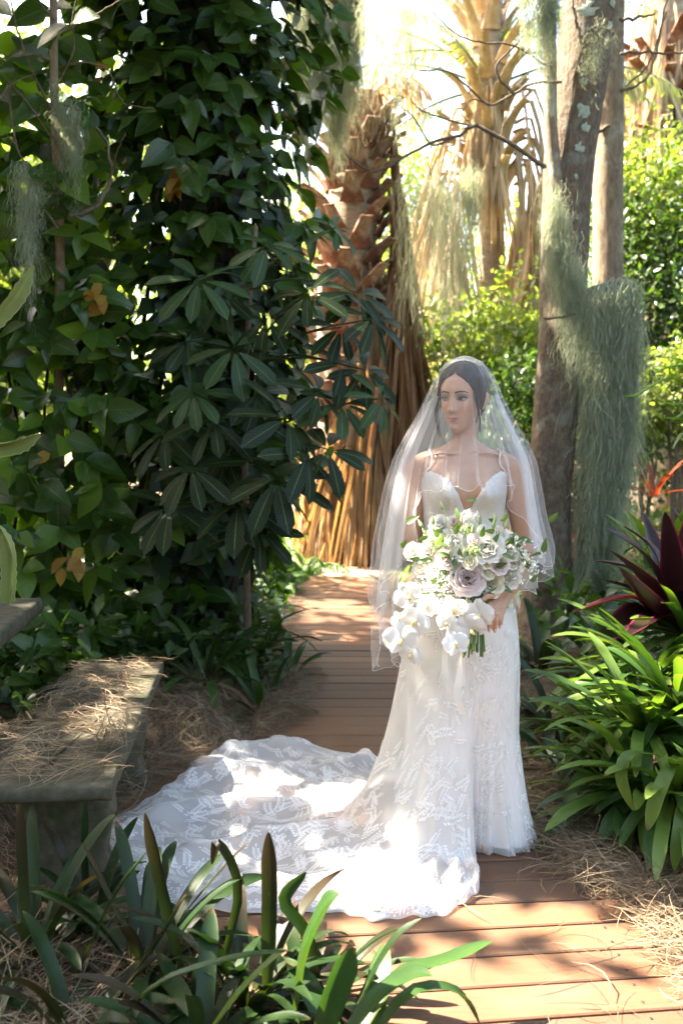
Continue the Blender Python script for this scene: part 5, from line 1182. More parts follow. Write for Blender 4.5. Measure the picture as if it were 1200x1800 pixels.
# ---- hair
def zb(lon):
    return np.interp(np.abs(lon), [0, .07, .45, .75, 1.0, 1.25, 1.5, 1.8, 2.2, 3.15], [.091, .082, .067, .050, .022, -.010, -.034, -.046, -.066, -.080])
lo = np.linspace(-np.pi, np.pi, 260, endpoint=False); tv = np.linspace(0, 1, 46); LO, TV_ = np.meshgrid(lo, tv, indexing='ij')
Zh = .1165 + (zb(LO) - .1165) * TV_; hp = head_pt(LO, Zh)
thick = (.013 - .008 * TV_ ** 3) * (1 - .15 * np.exp(-(LO / .06) ** 2)) + .0006 * np.sin(LO * 46 + 6 * np.sin(LO * 2) + TV_ * 3) * (.3 + TV_) * (TV_ < .98) + .0014 * np.sin(LO * 13 + TV_ * 4)
nrm_ = hp - np.array([0, .005, .0]); nrm_ = nrm_ / (np.linalg.norm(nrm_, axis=-1, keepdims=True) + 1e-9)
hp = hp + nrm_ * thick[..., None]; hp[:, -1] = head_pt(LO, Zh)[:, -1] * 1.0 + nrm_[:, -1] * .001
hair = child('hair', mesh('hair', w3(hp, HM), gridF(260, 46, True), MAT['hair']), bride)
b = B(); q = np.random.default_rng(90)
for k in range(14):                                       # coiled bun
    a0 = q.uniform(0, 6.28); t = np.linspace(0, 1, 18); r = .026 + .010 * q.uniform(-1, 1); tl = q.normal(0, .5)
    pt = np.stack([r * np.cos(a0 + 4.4 * t) , .092 + .018 * np.sin(3 * t + a0) + .010 * q.uniform(-1, 1) + 0 * t, .052 + r * np.sin(a0 + 4.4 * t) * 1.0 + tl * .004], -1); b.add(*tube(w3(pt, HM), .0115, 8))
subchild('bun', b.mesh('bun', MAT['hair']), hair)
for (pts, r) in (([(-.066, -.045, .03), (-.076, -.050, -.01), (-.080, -.048, -.055), (-.074, -.050, -.10), (-.070, -.040, -.135)], .0036), ([(-.064, -.05, .03), (-.073, -.055, -.02), (-.077, -.058, -.06), (-.068, -.060, -.09)], .0028), ([(.066, -.045, .03), (.075, -.045, -.02), (.080, -.040, -.07), (.076, -.036, -.115)], .0034), ([(.062, -.05, .03), (.072, -.052, -.01), (.078, -.050, -.05), (.073, -.055, -.085)], .0026), ([(-.068, -.02, 0), (-.079, -.03, -.05), (-.083, -.028, -.12)], .0024)):
    b = B()
    for k in range(4):
        o_ = q.normal(0, .0026, 3); pp = catmull([Vector(p_) + Vector(o_) for p_ in pts], 20); b.add(*tube(w3(pp, HM), np.linspace(r * .85, .0006, 20), 6))
    subchild('strand', b.mesh('strand', MAT['hair']), hair)
for s in (1,):                                            # drop earring
    b = B()
    for (z_, r) in ((-.050, .004), (-.060, .003), (-.068, .005), (-.078, .0035)):
        c = HM @ Vector((s * .081, .008, z_)); b.add(*tube([c + Vector((0, 0, .001)), c - Vector((0, 0, .001))], r, 10))
    child('earring', b.mesh('earring', MAT['pearl']), bride)
b = B()
for (a_, c_) in NAILS:
    d = (c_ - a_).normalized(); p0 = c_ - d * .004 + Vector((0, -.0068, .0)); p1_ = c_ + d * .006 + Vector((0, -.0045, 0)); b.add(*tube([p0, p1_], [.0042, .003], 8))
child('nails', b.mesh('nails', pmat('nail', (.72, .50, .44), (.70, .47, .41), 9, .2)), bride)
c = Vector(P(872, 1077, 3.075)); a = np.linspace(0, 2 * np.pi, 17); b = B()
b.add(*tube([c + Vector((.0098 * math.cos(t), .0098 * math.sin(t), 0)) for t in a], .0011, 6)); child('ring', b.mesh('ring', pmat('gold', (.8, .6, .3), (.75, .55, .25), 9, .25)), bride)

# ---- gown
def ztop(phi):
    x = np.abs(.146 * np.sin(phi)); f = np.cos(phi) > 0
    zf = np.interp(x, [0, .012, .035, .06, .09, .12, .14, .147], [1.222, 1.232, 1.285, 1.325, 1.346, 1.358, 1.352, 1.325])
    return np.where(f, zf, np.interp(np.abs(phi), [1.57, 2.0, 3.15], [1.320, 1.25, 1.20]))
ph = np.linspace(-np.pi, np.pi, 300, endpoint=False); v = np.linspace(0, 1, 70); PHg, VV = np.meshgrid(ph, v, indexing='ij')
ZB = ztop(PHg) + (.79 - ztop(PHg)) * VV + .002 * np.sin(PHg * 71 + 2 * np.sin(PHg * 13)) * (VV < .015)
bod = torso(PHg, ZB, .0095); bod[:, 0] = torso(PHg, ZB, .003)[:, 0]
dress = child('dress', mesh('dress', bod, gridF(300, 70, True), MAT['bodice']), bride)
for s in (-1, 1):
    top = torso(np.array([s * 1.15]), np.array([1.352]), .010)[0]; xs_ = top[0] - BX
    pts = [top, (BX + s * .136, BY - .075, 1.40), (BX + s * .128, BY - .030, 1.452), (BX + s * .122, BY + .04, 1.452), (BX + s * .11, BY + .10, 1.37), (BX + s * .10, BY + .118, 1.26)]
    pth = catmull(pts, 40); out = []
    for p_ in pth:
        hh = bvh.find_nearest(Vector(p_)); nn_ = (Vector(p_) - hh[0]); n2 = hh[1] if hh[1].length > 0 else nn_
        out.append(np.array(hh[0] + n2 * .0035))
    out = np.array(out)
    for _ in range(6): out[1:-1] = out[1:-1] * .5 + (out[:-2] + out[2:]) * .25
    b = B(); b.add(*tube(out, .0030, 8)); subchild('strap', b.mesh('strap', MAT['satin']), dress)

hemp = [(937, 1462), (932, 1495), (905, 1510), (865, 1503), (826, 1500), (838, 1570), (800, 1606), (720, 1622), (640, 1615), (560, 1608), (430, 1612), (300, 1600), (235, 1575), (193, 1512), (190, 1442), (268, 1408), (328, 1360), (400, 1314), (470, 1302), (540, 1311), (605, 1328), (680, 1345), (760, 1385), (850, 1400), (915, 1430)]
hw_ = [G(x, y) for x, y in hemp]; ang = np.array([math.atan2(h_.x - BX, -(h_.y - BY)) for h_ in hw_]); rad = np.array([math.hypot(h_.x - BX, h_.y - BY) for h_ in hw_])
oi = np.argsort(ang); PA, PR = ang[oi], rad[oi]; PA3 = np.r_[PA - 2 * np.pi, PA, PA + 2 * np.pi]; PR3 = np.r_[PR, PR, PR]
ZH = .86
def skirt(phi, tau, off=0.0, lining=False):
    phi = np.asarray(phi, float); tau = np.asarray(tau, float)
    E = (np.interp(phi, PA3, PR3) + np.interp(phi - .03, PA3, PR3) + np.interp(phi + .03, PA3, PR3)) / 3 + .008 * np.sin(phi * 57) + .01 * np.sin(phi * 23 + 1)
    h0 = torso(phi, np.full_like(phi, ZH), .016); a0 = np.hypot(h0[..., 0] - BX, h0[..., 1] - BY)
    if lining: E = np.minimum(E, a0 + .09)
    de = np.clip(E - a0, -.1, 1.4); pw = 1 + 8.5 * np.clip(de - .06, 0, 1.3); k = np.clip(de / .5, 0, 1)
    t = tau ** (1 + 1.3 * k); r = a0 + (E - a0) * (t ** (2.2 - 1.2 * k)) + .020 * np.sin(np.pi * np.clip(tau * 1.9, 0, 1)) * (1 - k)
    z = ZH * (1 - t) ** pw
    low = smooth((.62 - z) / .5)
    fl = .55 * np.sin(phi * 9 + 1.2 + 1.5 * np.sin(phi * 2)) + .35 * np.sin(phi * 17 + 2 * np.sin(3 * phi)) + .2 * np.sin(phi * 31 + 1)
    r = r + (.016 * fl * low * (1 - .4 * k) - off)
    x = BX + np.sin(phi) * r; y = BY - np.cos(phi) * r
    flat = smooth((.10 - z) / .10) * smooth((r - a0 - .05) / .25) * (1 - smooth((tau - .97) / .03) * .8)
    a1 = 10 * (y + .30 * x) + 1.9 * np.sin(3.1 * x + 1) + 1.3 * np.sin(5.3 * y + 2 * x); a2 = 17 * (.9 * y - .5 * x) + 2.2 * np.sin(4 * x + 2 * y); a3 = 26 * (.5 * y + .8 * x) + 2 * np.sin(6 * y)
    rid = .058 * (.5 + .5 * np.sin(a1)) ** 3 * (.6 + .4 * np.sin(3 * x + 5 * y)) + .046 * (.5 + .5 * np.sin(a2)) ** 4 + .022 * (.5 + .5 * np.sin(a3)) ** 3
    rad_f = .034 * (1 + np.sin(phi * 26 + 3 * np.sin(phi * 3))) * np.exp(-((r - a0) / .30) ** 2)     # radial folds where the skirt meets the floor
    z = np.maximum(z, 0) + .008 + flat * (rid + rad_f) if not lining else np.maximum(z, .012)
    return np.stack([x, y, z], -1)
ph = np.linspace(-np.pi, np.pi, 620, endpoint=False); tau = np.linspace(0, 1, 120); PHg, TU = np.meshgrid(ph, tau, indexing='ij')
subchild('skirt_lining', mesh('skirt_lining', skirt(PHg[::4, ::3], TU[::4, ::3] * .985, .012, True), gridF(155, 40, True), MAT['lining']), dress)
train = subchild('skirt_and_train', mesh('skirt_and_train', skirt(PHg, TU), gridF(620, 120, True), MAT['tulle']), dress)
# lace sprigs sewn on skirt and train
q = np.random.default_rng(123)
def sprigs(n, pick, Smap, size, seed, lift, pairs=6):
    qq = np.random.default_rng(seed); f0, t0 = pick(qq, n); n = len(f0); e = 1e-3
    du = (Smap(f0 + e, t0) - Smap(f0 - e, t0)) / (2 * e); dv = (Smap(f0, t0 + e) - Smap(f0, t0 - e)) / (2 * e)
    lu = np.linalg.norm(du, axis=1) + 1e-4; lv = np.linalg.norm(dv, axis=1) + 1e-4
    nr = np.cross(du, dv); nr /= np.linalg.norm(nr, axis=1)[:, None] + 1e-9; sg = np.where(nr[:, 2] + .3 * (-nr[:, 1]) < 0, -1, 1); nr *= sg[:, None]
    beta = qq.uniform(0, 2 * np.pi, n); sz = size * qq.uniform(.7, 1.25, n); cv = qq.normal(0, .5, n); L = []
    for i in range(pairs):
        for sd in (-1, 1): L.append((i / pairs * 3.6, sd * .15, sd * .85, 1.0 - .25 * abs(i - pairs * .4) / pairs))
    L.append((3.6, 0, 0, .9)); Q = []; STEM = True
    for (al, ac, an, ls) in L:
        loc = [(0, 0), (.55, .27), (1.1, 0), (.55, -.27)]; vs = []
        for (a_, c_) in loc:
            U_ = al + ls * (a_ * math.cos(an) - c_ * math.sin(an)); W_ = ac + ls * (a_ * math.sin(an) + c_ * math.cos(an)); W2 = W_ + cv * (U_ / 3.6) ** 2
            uu = (U_ * np.cos(beta) - W2 * np.sin(beta)) * sz; vv = (U_ * np.sin(beta) + W2 * np.cos(beta)) * sz
            vs.append(Smap(f0 + uu / lu, np.clip(t0 + vv / lv, 0, .995)) + nr * lift)
        Q.append(np.stack(vs, 1))
    for i in range(4):
        vs = []
        for (U_, W_) in ((i * .95, -.045), (i * .95 + .95, -.045), (i * .95 + .95, .045), (i * .95, .045)):
            W2 = W_ + cv * (U_ / 3.6) ** 2; uu = (U_ * np.cos(beta) - W2 * np.sin(beta)) * sz; vv = (U_ * np.sin(beta) + W2 * np.cos(beta)) * sz
            vs.append(Smap(f0 + uu / lu, np.clip(t0 + vv / lv, 0, .995)) + nr * lift)
        Q.append(np.stack(vs, 1))
    V = np.stack(Q, 1).reshape(-1, 3); return V, np.arange(len(V)).reshape(-1, 4)
inv_t = lambda u: u
def pick_train(qq, n):
    f = []; t = []
    while len(f) < n:
        ph_ = qq.uniform(-np.pi, np.pi); tt = qq.uniform(.35, .985); E = np.interp(ph_, PA3, PR3)
        p_ = skirt(np.array([ph_]), np.array([tt]))[0]; r = math.hypot(p_[0] - BX, p_[1] - BY)
        if E > .35 and qq.uniform() < r / 1.35 * 1.2 and r > .2: f.append(ph_); t.append(tt)
    return np.array(f), np.array(t)
V1, F1 = sprigs(1150, pick_train, skirt, .0150, 1, .004)
def pick_edge(qq, n): f = qq.uniform(-np.pi, np.pi, n); k = np.interp(f, PA3, PR3) > .3; return f[k], np.full(k.sum(), .975)
V2, F2 = sprigs(420, pick_edge, skirt, .015, 2, .004, 3)
def pick_skirt(qq, n):
    cl = qq.choice([-.55, -.15, .18, .5, .85, 1.2, -.9, -1.3], n) + qq.normal(0, .05, n); return cl, qq.uniform(.12, .96, n)
V3, F3 = sprigs(230, pick_skirt, skirt, .0105, 3, .003)
V = np.r_[V1, V2, V3]; subchild('lace_sprigs', mesh('lace_sprigs', V, np.arange(len(V)).reshape(-1, 4), MAT['lace'], smooth_=False), dress, kind='stuff')
def pick_b(qq, n): f = qq.uniform(-1.7, 1.7, n); return f, qq.uniform(.0, 1.0, n)
def bmap(f, t): zt = ztop(f); return torso(f, zt + (.80 - zt) * np.clip(t, 0, 1), .0105)
V, F = sprigs(900, pick_b, bmap, .0075, 4, .0030, 3); subchild('bodice_lace', mesh('bodice_lace', V, F, MAT['lace'], smooth_=False), dress, kind='stuff')

# ---- veil
VX, VY, VT_ = HC.x + .004, HC.y + .008, 1.756
VZ = np.array([.50, .88, 1.0, 1.1, 1.2, 1.30, 1.40, 1.48, 1.56, 1.63, 1.68, 1.71, 1.735, 1.75, 1.756])
RL = np.array([.31, .300, .290, .278, .264, .248, .224, .184, .142, .113, .096, .080, .055, .025, .001])
RR = np.array([.34, .325, .312, .286, .262, .248, .232, .190, .148, .117, .096, .080, .055, .025, .001])
RF = np.array([.24, .235, .23, .225, .215, .200, .158, .136, .126, .121, .112, .095, .066, .03, .001])
RB = np.array([.26, .22, .21, .20, .19, .185, .175, .170, .168, .165, .150, .120, .078, .034, .001])
_zf = np.linspace(.5, 1.756, 400)
def _sm(tab):
    v = np.interp(_zf, VZ, tab); k = np.exp(-np.linspace(-2, 2, 41) ** 2); k /= k.sum(); u = np.convolve(np.pad(v, 20, mode='edge'), k, 'valid'); m = smooth((1.74 - _zf) / .05); return u * m + v * (1 - m)
RL, RR, RF, RB = (_sm(t_) for t_ in (RL, RR, RF, RB)); VZ = _zf
HD = np.radians([-180, -150, -120, -104, -90, -72, -56, -42, -30, -15, 0, 15, 30, 42, 58, 76, 95, 130, 180]); HZ = np.array([.66, .64, .60, .64, .86, .90, 1.0, 1.22, 1.30, 1.322, 1.312, 1.322, 1.310, 1.22, 1.06, 1.03, 1.0, .9, .66])
def veilS(phi, s):
    zh = np.interp(phi, HD, HZ) + .010 * np.sin(phi * 19) + .006 * np.sin(phi * 41); st_ = s ** 1.25
    z = VT_ + (zh - VT_) * st_; dep = np.clip((VT_ - z) / .45, 0, 1.4)
    wv = dep * (.085 * np.sin(13 * phi + 1.0) + .018 * np.sin(29 * phi + 2.2)) * (.75 + .25 * np.sin(3 * phi))
    d2 = np.clip((VT_ - z - .03) / .16, 0, 1); pl_ = 0 * phi
    for (c_, w9, k9) in ((-.62, .035, .075), (-.34, .030, .065), (-.10, .026, .060), (.06, .030, .07), (.30, .030, .065), (.52, .035, .075), (.8, .04, .08)):
        u9 = (phi - c_ - .02 * np.sin(z * 9 + c_ * 7)) / w9; wv = wv - d2 * k9 * u9 * np.exp(-u9 * u9); pl_ = pl_ + np.exp(-u9 * u9)
    pw_ = phi + wv; sn, cs = np.sin(pw_), np.cos(pw_)
    rx = np.where(sn < 0, np.interp(z, VZ, RL), np.interp(z, VZ, RR)); ry = np.where(cs > 0, np.interp(z, VZ, RF), np.interp(z, VZ, RB))
    fold = dep * (.012 * np.cos(13 * phi + 1.0) + .003 * np.cos(29 * phi + 2.2)) * (1 + .8 * np.abs(sn)) + .006 + .005 * pl_ * d2
    flare = np.clip((s - .93) / .07, 0, 1) ** 2 * .016 * np.sin(17 * phi)
    x = VX + sn * (rx + fold + flare); y = VY - cs * (ry + fold + flare)
    return np.stack([x, y, z], -1)
ph = np.linspace(-np.pi, np.pi, 1200, endpoint=False); s_ = np.linspace(.0, 1, 80); PHg, SS = np.meshgrid(ph, s_, indexing='ij')
VS = veilS(PHg, SS)
veil = child('veil', mesh('veil', VS, gridF(1200, 80, True), MAT['veil']), bride)
b = B(); b.add(*tube(np.r_[VS[:, -1], VS[:1, -1]], .0006, 5, cap=False)); subchild('edge_cord', b.mesh('edge_cord', MAT['cord']), veil)
# the longer back tier lies under the blusher at the sides
ph2 = np.linspace(.95, 2 * np.pi - .95, 420); s2 = np.linspace(.12, 1, 70); PH2, S2 = np.meshgrid(ph2, s2, indexing='ij'); PH2w = np.where(PH2 > np.pi, PH2 - 2 * np.pi, PH2)
def tier(phi, s):
    zh = np.interp(phi, np.radians([-180, -130, -100, -75, -54, 54, 75, 100, 130, 180]), [.70, .66, .74, .98, 1.02, 1.10, 1.06, 1.02, .86, .70]) + .012 * np.sin(phi * 15); z = 1.70 + (zh - 1.70) * s; dep = np.clip((1.70 - z) / .45, 0, 1.4)
    pw_ = phi + dep * .07 * np.sin(17 * phi + 2); sn, cs = np.sin(pw_), np.cos(pw_); rx = np.where(sn < 0, np.interp(z, VZ, RL), np.interp(z, VZ, RR)) * .95; ry = np.where(cs > 0, np.interp(z, VZ, RF), np.interp(z, VZ, RB)) * .95
    fo = dep * .012 * np.cos(17 * phi + 2); return np.stack([VX + sn * (rx + fo), VY - cs * (ry + fo), z], -1)
T2 = tier(PH2w, S2); bt = subchild('back_tier', mesh('back_tier', T2, gridF(420, 70), MAT['tier']), veil)

# ================================================================== THE BOUQUET
petal_mats = {'white': clothmat('petal_white', (.92, .90, .84), 1, .6, .38), 'cream': clothmat('petal_cream', (.90, .87, .74), 1, .6, .38), 'mauve': clothmat('petal_mauve', (.89, .79, .765), 1, .6, .35), 'green': clothmat('petal_green', (.42, .52, .20), 1, .6, .35), 'blush': clothmat('petal_blush', (.86, .74, .64), 1, .6, .22), 'orchid': clothmat('petal_orchid', (.85, .84, .82), 1, .45, .4)}
for k, m_ in petal_mats.items(): MAT['p_' + k] = m_
MAT['stem'] = pmat('flower_stem', (.07, .13, .03), (.11, .18, .05), 30, .5); MAT['orchid_lip'] = pmat('orchid_lip', (.72, .52, .12), (.78, .66, .4), 200, .5)
MAT['bleaf'] = leafmat('bouquet_leaf', (.07, .13, .035), (.11, .18, .05), transl=.3, vein=(.15, .22, .09)); MAT['bud'] = pmat('flower_bud', (.34, .40, .20), (.24, .32, .12), 40, .5)
MAT['ribbon'] = clothmat('ribbon', (.84, .82, .78), 1, .35, .25)
BC0 = P(838, 1000, 3.10)
bq = empty('bouquet', tuple(P(838, 1060, 3.06)), label='cascading bouquet of white orchids, mauve roses and baby\'s breath held by the bride', cat='bouquet')
q = np.random.default_rng(140)
def petal_mesh(w_, h_, cup, curl, mat, ruff=0.0, sd=0):
    """cupped petal: base at origin, growing +z, hollow side toward -y"""
    u = np.linspace(-1, 1, 7); v = np.linspace(0, 1, 6); U, Vv = np.meshgrid(u, v, indexing='ij')
    vp = .14 + .72 * Vv; wd = w_ * (1 - np.abs(2 * vp - 1) ** 2.6) ** .45; x = U * wd * .5; z = h_ * Vv * (1 - .22 * U * U * Vv)
    y = -cup * (U ** 2) * w_ * .5 + curl * h_ * Vv ** 2.2 + ruff * h_ * np.sin(U * 6 + sd) * Vv ** 2
    return mesh('petal', np.stack([x, y, z], -1).reshape(-1, 3), gridF(7, 6), MAT[mat])
def bloom(name, c, r, mat, seed, rings=4, facing=None, ruff=0.0, tight=1.0, inner=None):
    """rose-like bloom: spiral of cupped petals round a bud, facing the viewer and up"""
    qq = np.random.default_rng(seed); f = Vector(facing or (qq.normal(0, .25) + (c.x - BC0.x) * 2.2, -1, .35 + (c.z - BC0.z) * 2.0)).normalized()
    o = empty(name, (0, 0, 0)); o.parent = bq; o.matrix_basis = Matrix.Translation(c - world_loc(bq))
    rot = f.to_track_quat('Z', 'Y').to_matrix().to_4x4(); k = 0
    for ri in range(rings):
        fr = (ri + .45) / rings; n = 3 + ri + (1 if ri > 1 else 0)
        pm = petal_mesh(r * (.80 + .85 * fr), r * (.70 + .38 * fr), .60 - .15 * fr, .02 + .42 * fr ** 3, 'p_' + (inner if inner and ri == 0 else mat), ruff, seed + ri)
        for i in range(n):
            a = i * 2 * math.pi / n + ri * .9 + qq.normal(0, .12); lean = .04 + .92 * fr ** 2.0 + qq.normal(0, .06)
            M = rot @ Matrix.Rotation(a, 4, 'Z') @ Matrix.Translation((0, r * (.04 + .30 * fr), -r * (.16 + .24 * fr))) @ Matrix.Rotation(-lean, 4, 'X')
            po = bpy.data.objects.new('petal', pm); C.objects.link(po); po.parent = o; po.matrix_basis = M
    return o
PXM = 548.
def bp(x, y, d=0.0): return P(x, y, 3.06 + d)
def dome(x, y): return .10 * min(1.2, ((x - 838) / 95) ** 2 + ((y - 985) / 80) ** 2)   # outer blooms sit further back
for i, (x, y, r, m, rg_, ru) in enumerate(((821, 1016, 25, 'mauve', 6, 0), (785, 982, 16, 'mauve', 5, 0), (877, 992, 15, 'mauve', 5, 0), (832, 950, 11, 'mauve', 3, 0),
        (863, 1026, 19, 'cream', 5, 0), (826, 989, 11, 'cream', 4, 0), (857, 1006, 11, 'cream', 4, 0), (898, 974, 12, 'cream', 4, 0), (917, 979, 10, 'cream', 4, 0), (802, 919, 13, 'blush', 4, 0), (856, 992, 9, 'cream', 3, 0))):
    bloom('rose', bp(x, y, dome(x, y)), r * 1.12 / PXM, m, 900 + i, rg_)
for i, (x, y, r) in enumerate(((857, 965, 22), (893, 1015, 17), (772, 922, 14), (727, 971, 14), (877, 940, 12), (743, 998, 14), (752, 970, 14), (803, 1030, 13), (850, 935, 10), (742, 1016, 10), (800, 950, 11), (895, 945, 9), (785, 945, 11), (905, 1000, 10), (765, 1000, 12), (757, 945, 11), (812, 975, 11), (845, 1040, 10), (900, 990, 9))):
    bloom('lisianthus', bp(x, y, dome(x, y) + .01), r * 1.2 / PXM, 'white' if i % 4 else 'white', 930 + i, 4, ruff=.10, inner='cream' if i % 2 else None)
def pompom(name, c, r, n, mat, seed, fl=.006):
    qq = np.random.default_rng(seed); d = qq.normal(size=(n, 3)); d /= np.linalg.norm(d, axis=1)[:, None]; d[:, 1] = -np.abs(d[:, 1]) * .9 + .1
    p = np.array(c) + d * r * qq.uniform(.7, 1.05, n)[:, None]
    V, F, U = scatter(leafT(1, .8, 'ell', 2, 2, .5, .2), orient(p, d * .5 + qq.normal(size=(n, 3)) * .8, d, fl * qq.uniform(.7, 1.3, n)))
    b = B(); b.add(V, F, U)
    for k in range(0, n, 5): b.add(*tube([np.array(c) + [0, .02, 0], p[k]], .0006, 4))
    child(name, b.mesh(name, MAT[mat]), bq)
for i, (x, y, r, n, m) in enumerate(((823, 934, 14, 150, 'p_green'), (832, 967, 14, 130, 'p_green'), (769, 958, 13, 130, 'p_green'), (878, 1060, 17, 240, 'p_green'), (800, 1000, 9, 60, 'p_green'))): pompom('green_bloom', bp(x, y, dome(x, y) + .005), r / PXM, n, m, 960 + i)
for i, (x, y, r, n) in enumerate(((796, 953, 13, 60), (820, 905, 9, 40), (832, 908, 9, 40), (880, 975, 10, 50), (812, 910, 7, 30))): pompom('button_cluster', bp(x, y, dome(x, y)), r / PXM, n, 'p_white', 970 + i, .009)
def breath(c, sx, sz, n, seed):
    qq = np.random.default_rng(seed); p = np.array(c) + qq.normal(0, 1, (n, 3)) * [sx, .022, sz]; p[:, 1] -= .012
    V, F, U = scatter(leafT(1, .9, 'ell', 2, 2, .6, .1), np.concatenate([orient(p, qq.normal(size=(n, 3)), qq.normal(size=(n, 3)) + [0, -1, .4], .0068 * qq.uniform(.7, 1.2, n)) for _ in range(3)]))
    child('babys_breath', mesh('babys_breath', V, F, MAT['p_white'], uv=U), bq, kind='stuff'); b = B()
    for k in range(0, n, 2): b.add(*tube(catmull([np.array(c) + [.04 * (BC0.x > c[0]) , .03, 0], (np.array(c) + p[k]) / 2 + [0, .01, .0], p[k]], 4), .0003, 4))
    child('sprig_stems', b.mesh('sprig_stems', MAT['stem']), bq, kind='stuff')
for i, (x, y, sx, sz, n) in enumerate(((768, 1022, .028, .034, 230), (788, 1045, .022, .020, 90), (752, 1035, .018, .020, 70), (914, 985, .020, .032, 70), (935, 998, .016, .024, 40), (905, 955, .020, .014, 30))): breath(bp(x, y, dome(x, y) * .6), sx, sz, n, 980 + i)
# orchids
def orchid(c, r, seed, facing=None, roll=None):
    qq = np.random.default_rng(seed); f = Vector(facing or (qq.normal(-.15, .3), -1, qq.normal(.05, .25))).normalized()
    o = empty('orchid', (0, 0, 0)); o.parent = bq; o.matrix_basis = Matrix.Translation(c - world_loc(bq))
    rot = f.to_track_quat('Z', 'Y').to_matrix().to_4x4() @ Matrix.Rotation(qq.normal(0, .4) if roll is None else roll, 4, 'Z')
    def pt(w_, h_, a, lean, zoff, seed2):
        u = np.linspace(-1, 1, 9); v = np.linspace(0, 1, 7); U, Vv = np.meshgrid(u, v, indexing='ij'); prof = np.sin(np.pi * np.clip(.10 + .86 * Vv, 0, 1)) ** .62
        x = U * w_ * .5 * prof; y = h_ * Vv; z = .10 * h_ * np.sin(2.6 * Vv) - .10 * w_ * U * U + .05 * h_ * np.sin(U * 2.5 + seed2) * Vv
        me_ = mesh('petal', np.stack([x, y, z], -1).reshape(-1, 3), gridF(9, 7), MAT['p_orchid'])
        po = bpy.data.objects.new('petal', me_); C.objects.link(po); po.parent = o; po.matrix_basis = rot @ Matrix.Rotation(a, 4, 'Z') @ Matrix.Translation((0, 0, zoff)) @ Matrix.Rotation(lean, 4, 'X')
    for a in (-1.45, 1.45): pt(r * 1.35, r * 1.05, a, .12, .002, seed + a)           # two broad petals
    for a in (0, 2.45, -2.45): pt(r * .75, r * 1.0, a, -.05, -.001, seed + 2 * a)     # three sepals
    b = B(); b.add(*tube(catmull([(0, 0, .001), (0, -.12 * r, .16 * r), (0, -.30 * r, .22 * r), (0, -.42 * r, .12 * r)], 7), np.array([.06, .10, .13, .12, .10, .07, .03]) * r, 8)); 
    lo_ = bpy.data.objects.new('lip', b.mesh('lip', MAT['orchid_lip'])); C.objects.link(lo_); lo_.parent = o; lo_.matrix_basis = rot
orch = [(717, 1046, 26), (752, 1063, 22), (702, 1088, 17), (731, 1091, 27), (704, 1122, 31), (722, 1149, 22), (795, 1070, 26), (842, 1078, 28), (826, 1106, 30), (800, 1131, 23), (786, 1094, 20)]
for i, (x, y, r) in enumerate(orch): orchid(bp(x, y, -.02 + .012 * (i % 3)), r / PXM, 1000 + i)
b = B()
for pts in ([(815, 1045), (770, 1042), (735, 1045), (712, 1070), (715, 1105), (710, 1150)], [(825, 1050), (800, 1075), (815, 1105), (803, 1135)], [(830, 1050), (838, 1075), (826, 1100)]): b.add(*tube(catmull([bp(x, y, .012) for x, y in pts], 20), .0022, 6))
child('orchid_stem', b.mesh('orchid_stem', MAT['stem']), bq)
# stems below the hands
for k in range(17):
    a = k * 2.4; r0 = .006 + .011 * math.sqrt(k / 17); c0 = Vector(bp(838, 1056, .035)); e = Vector(bp(831 + 22 * math.cos(a) * (r0 / .017), 1146 + 9 * math.sin(k * 1.7), .015 + .03 * math.sin(a)))
    s0 = c0 + Vector((math.cos(a) * r0, math.sin(a) * r0, 0)); b = B(); b.add(*tube(catmull([s0 + Vector((math.cos(a) * .03, math.sin(a) * .02 + .02, .035)), s0, e], 8), .0032, 7)); child('stem', b.mesh('stem', MAT['stem']), bq)
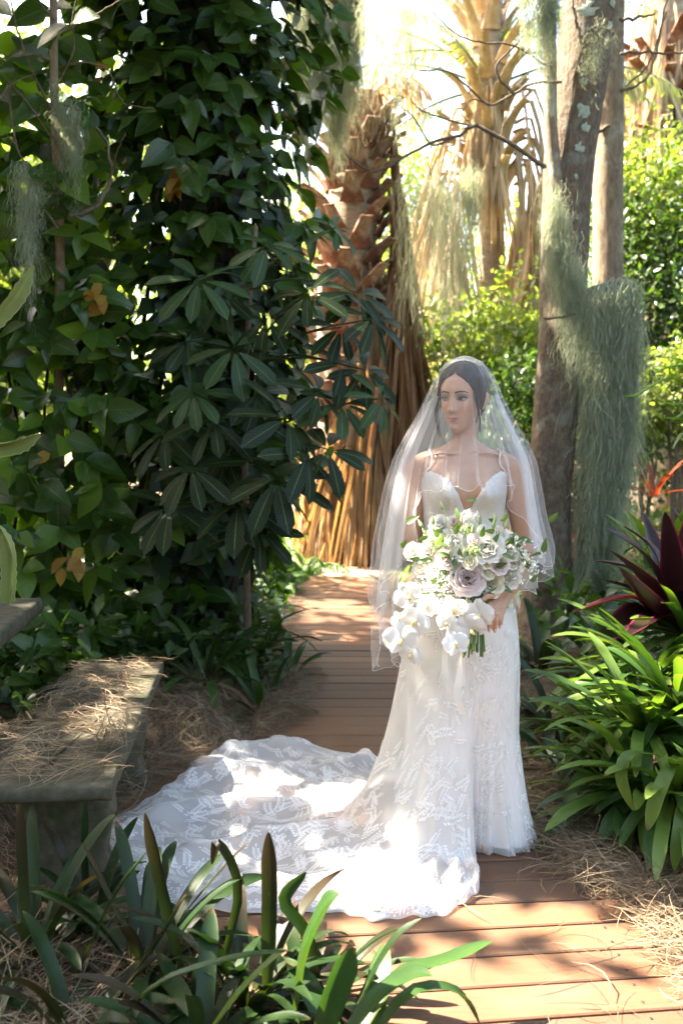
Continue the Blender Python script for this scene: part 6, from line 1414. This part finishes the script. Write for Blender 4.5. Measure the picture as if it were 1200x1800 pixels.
# buds on thin stalks
for k, (x, y, bx_, by_) in enumerate(((743, 928, 770, 975), (750, 940, 772, 975), (761, 922, 765, 965), (778, 896, 790, 935), (842, 922, 838, 960), (866, 930, 862, 960), (886, 930, 878, 960), (830, 1000 - 62, 826, 975), (792, 968, 800, 950), (815, 965, 805, 950), (870, 918, 872, 950))):
    e = Vector(bp(x, y, dome(x, y) * .7 - .005)); s0 = Vector(bp(bx_, by_, .04)); b = B(); b.add(*tube(catmull([s0, s0.lerp(e, .5) + Vector((0, -.006, .004)), e], 8), .0011, 5)); up_ = (e - s0).normalized() if k not in (8, 9) else Vector((0, 0, -1))
    b.add(*tube(catmull([e, e + up_ * .010, e + up_ * .022, e + up_ * .034], 9), np.array([.002, .0048, .0062, .0066, .006, .005, .0036, .002, .0006]), 8)); child('bud', b.mesh('bud', MAT['bud']), bq)
# leaves in the bouquet
tl_ = leafT(1, .42, 'ovate', 5, 2, .3, .2); lm_ = mesh('leaf', *tl_[:2], MAT['bleaf'], uv=tl_[2])
for k, (x, y, dx, dz, L) in enumerate(((905, 950, .9, .05, .055), (912, 945, .8, -.25, .05), (770, 945, -.4, .7, .04), (760, 985, -.9, .1, .05), (880, 1030, .8, -.4, .045), (800, 940, .1, 1, .04), (845, 945, .2, 1, .04), (785, 1000, -.7, -.5, .05), (865, 955, .5, .9, .04), (740, 985, -.9, .2, .045), (815, 1045, -.4, -.8, .06), (850, 1045, .5, -.8, .055), (835, 1048, .1, -1, .05))):
    M = orient(np.array([bp(x, y, dome(x, y) * .8)]), np.array([[dx, -.35, dz]]), np.array([[0., -1, .5]]), np.array([L]))[0]; child('leaf', lm_, bq, M=Matrix(M.tolist()))
# filler greens inside the dome
V, F, U = scatter(tl_, orient(np.array(bp(832, 980, .09)) + q.normal(0, 1, (120, 3)) * [.085, .035, .065] + [0, -.03, 0], q.normal(size=(120, 3)) + [0, -.6, .2], q.normal(size=(120, 3)) * .5 + [0, -1, .4], .045 * q.uniform(.7, 1.2, 120)))
child('filler_greens', mesh('filler_greens', V, F, MAT['bleaf'], uv=U), bq, kind='stuff')
# ribbons
for pts, W in (([(806, 1062), (792, 1095), (782, 1150), (784, 1195), (794, 1234)], .020), ([(812, 1065), (810, 1130), (808, 1180), (803, 1220), (813, 1256)], .024), ([(822, 1060), (815, 1110), (813, 1160), (814, 1205)], .016)):
    pth = [bp(x, y, .02 + .006 * i) for i, (x, y) in enumerate(pts)]
    p_ = catmull(pth, 24); sd_ = np.stack([np.cos(.5 * np.sin(np.linspace(0, 5, 24))), .6 * np.sin(np.linspace(0, 5, 24)), 0 * p_[:, 0]], -1) * W / 2
    child('ribbon', mesh('ribbon', np.stack([p_ - sd_, p_ + sd_], 1).reshape(-1, 3), gridF(24, 2), MAT['ribbon']), bq)
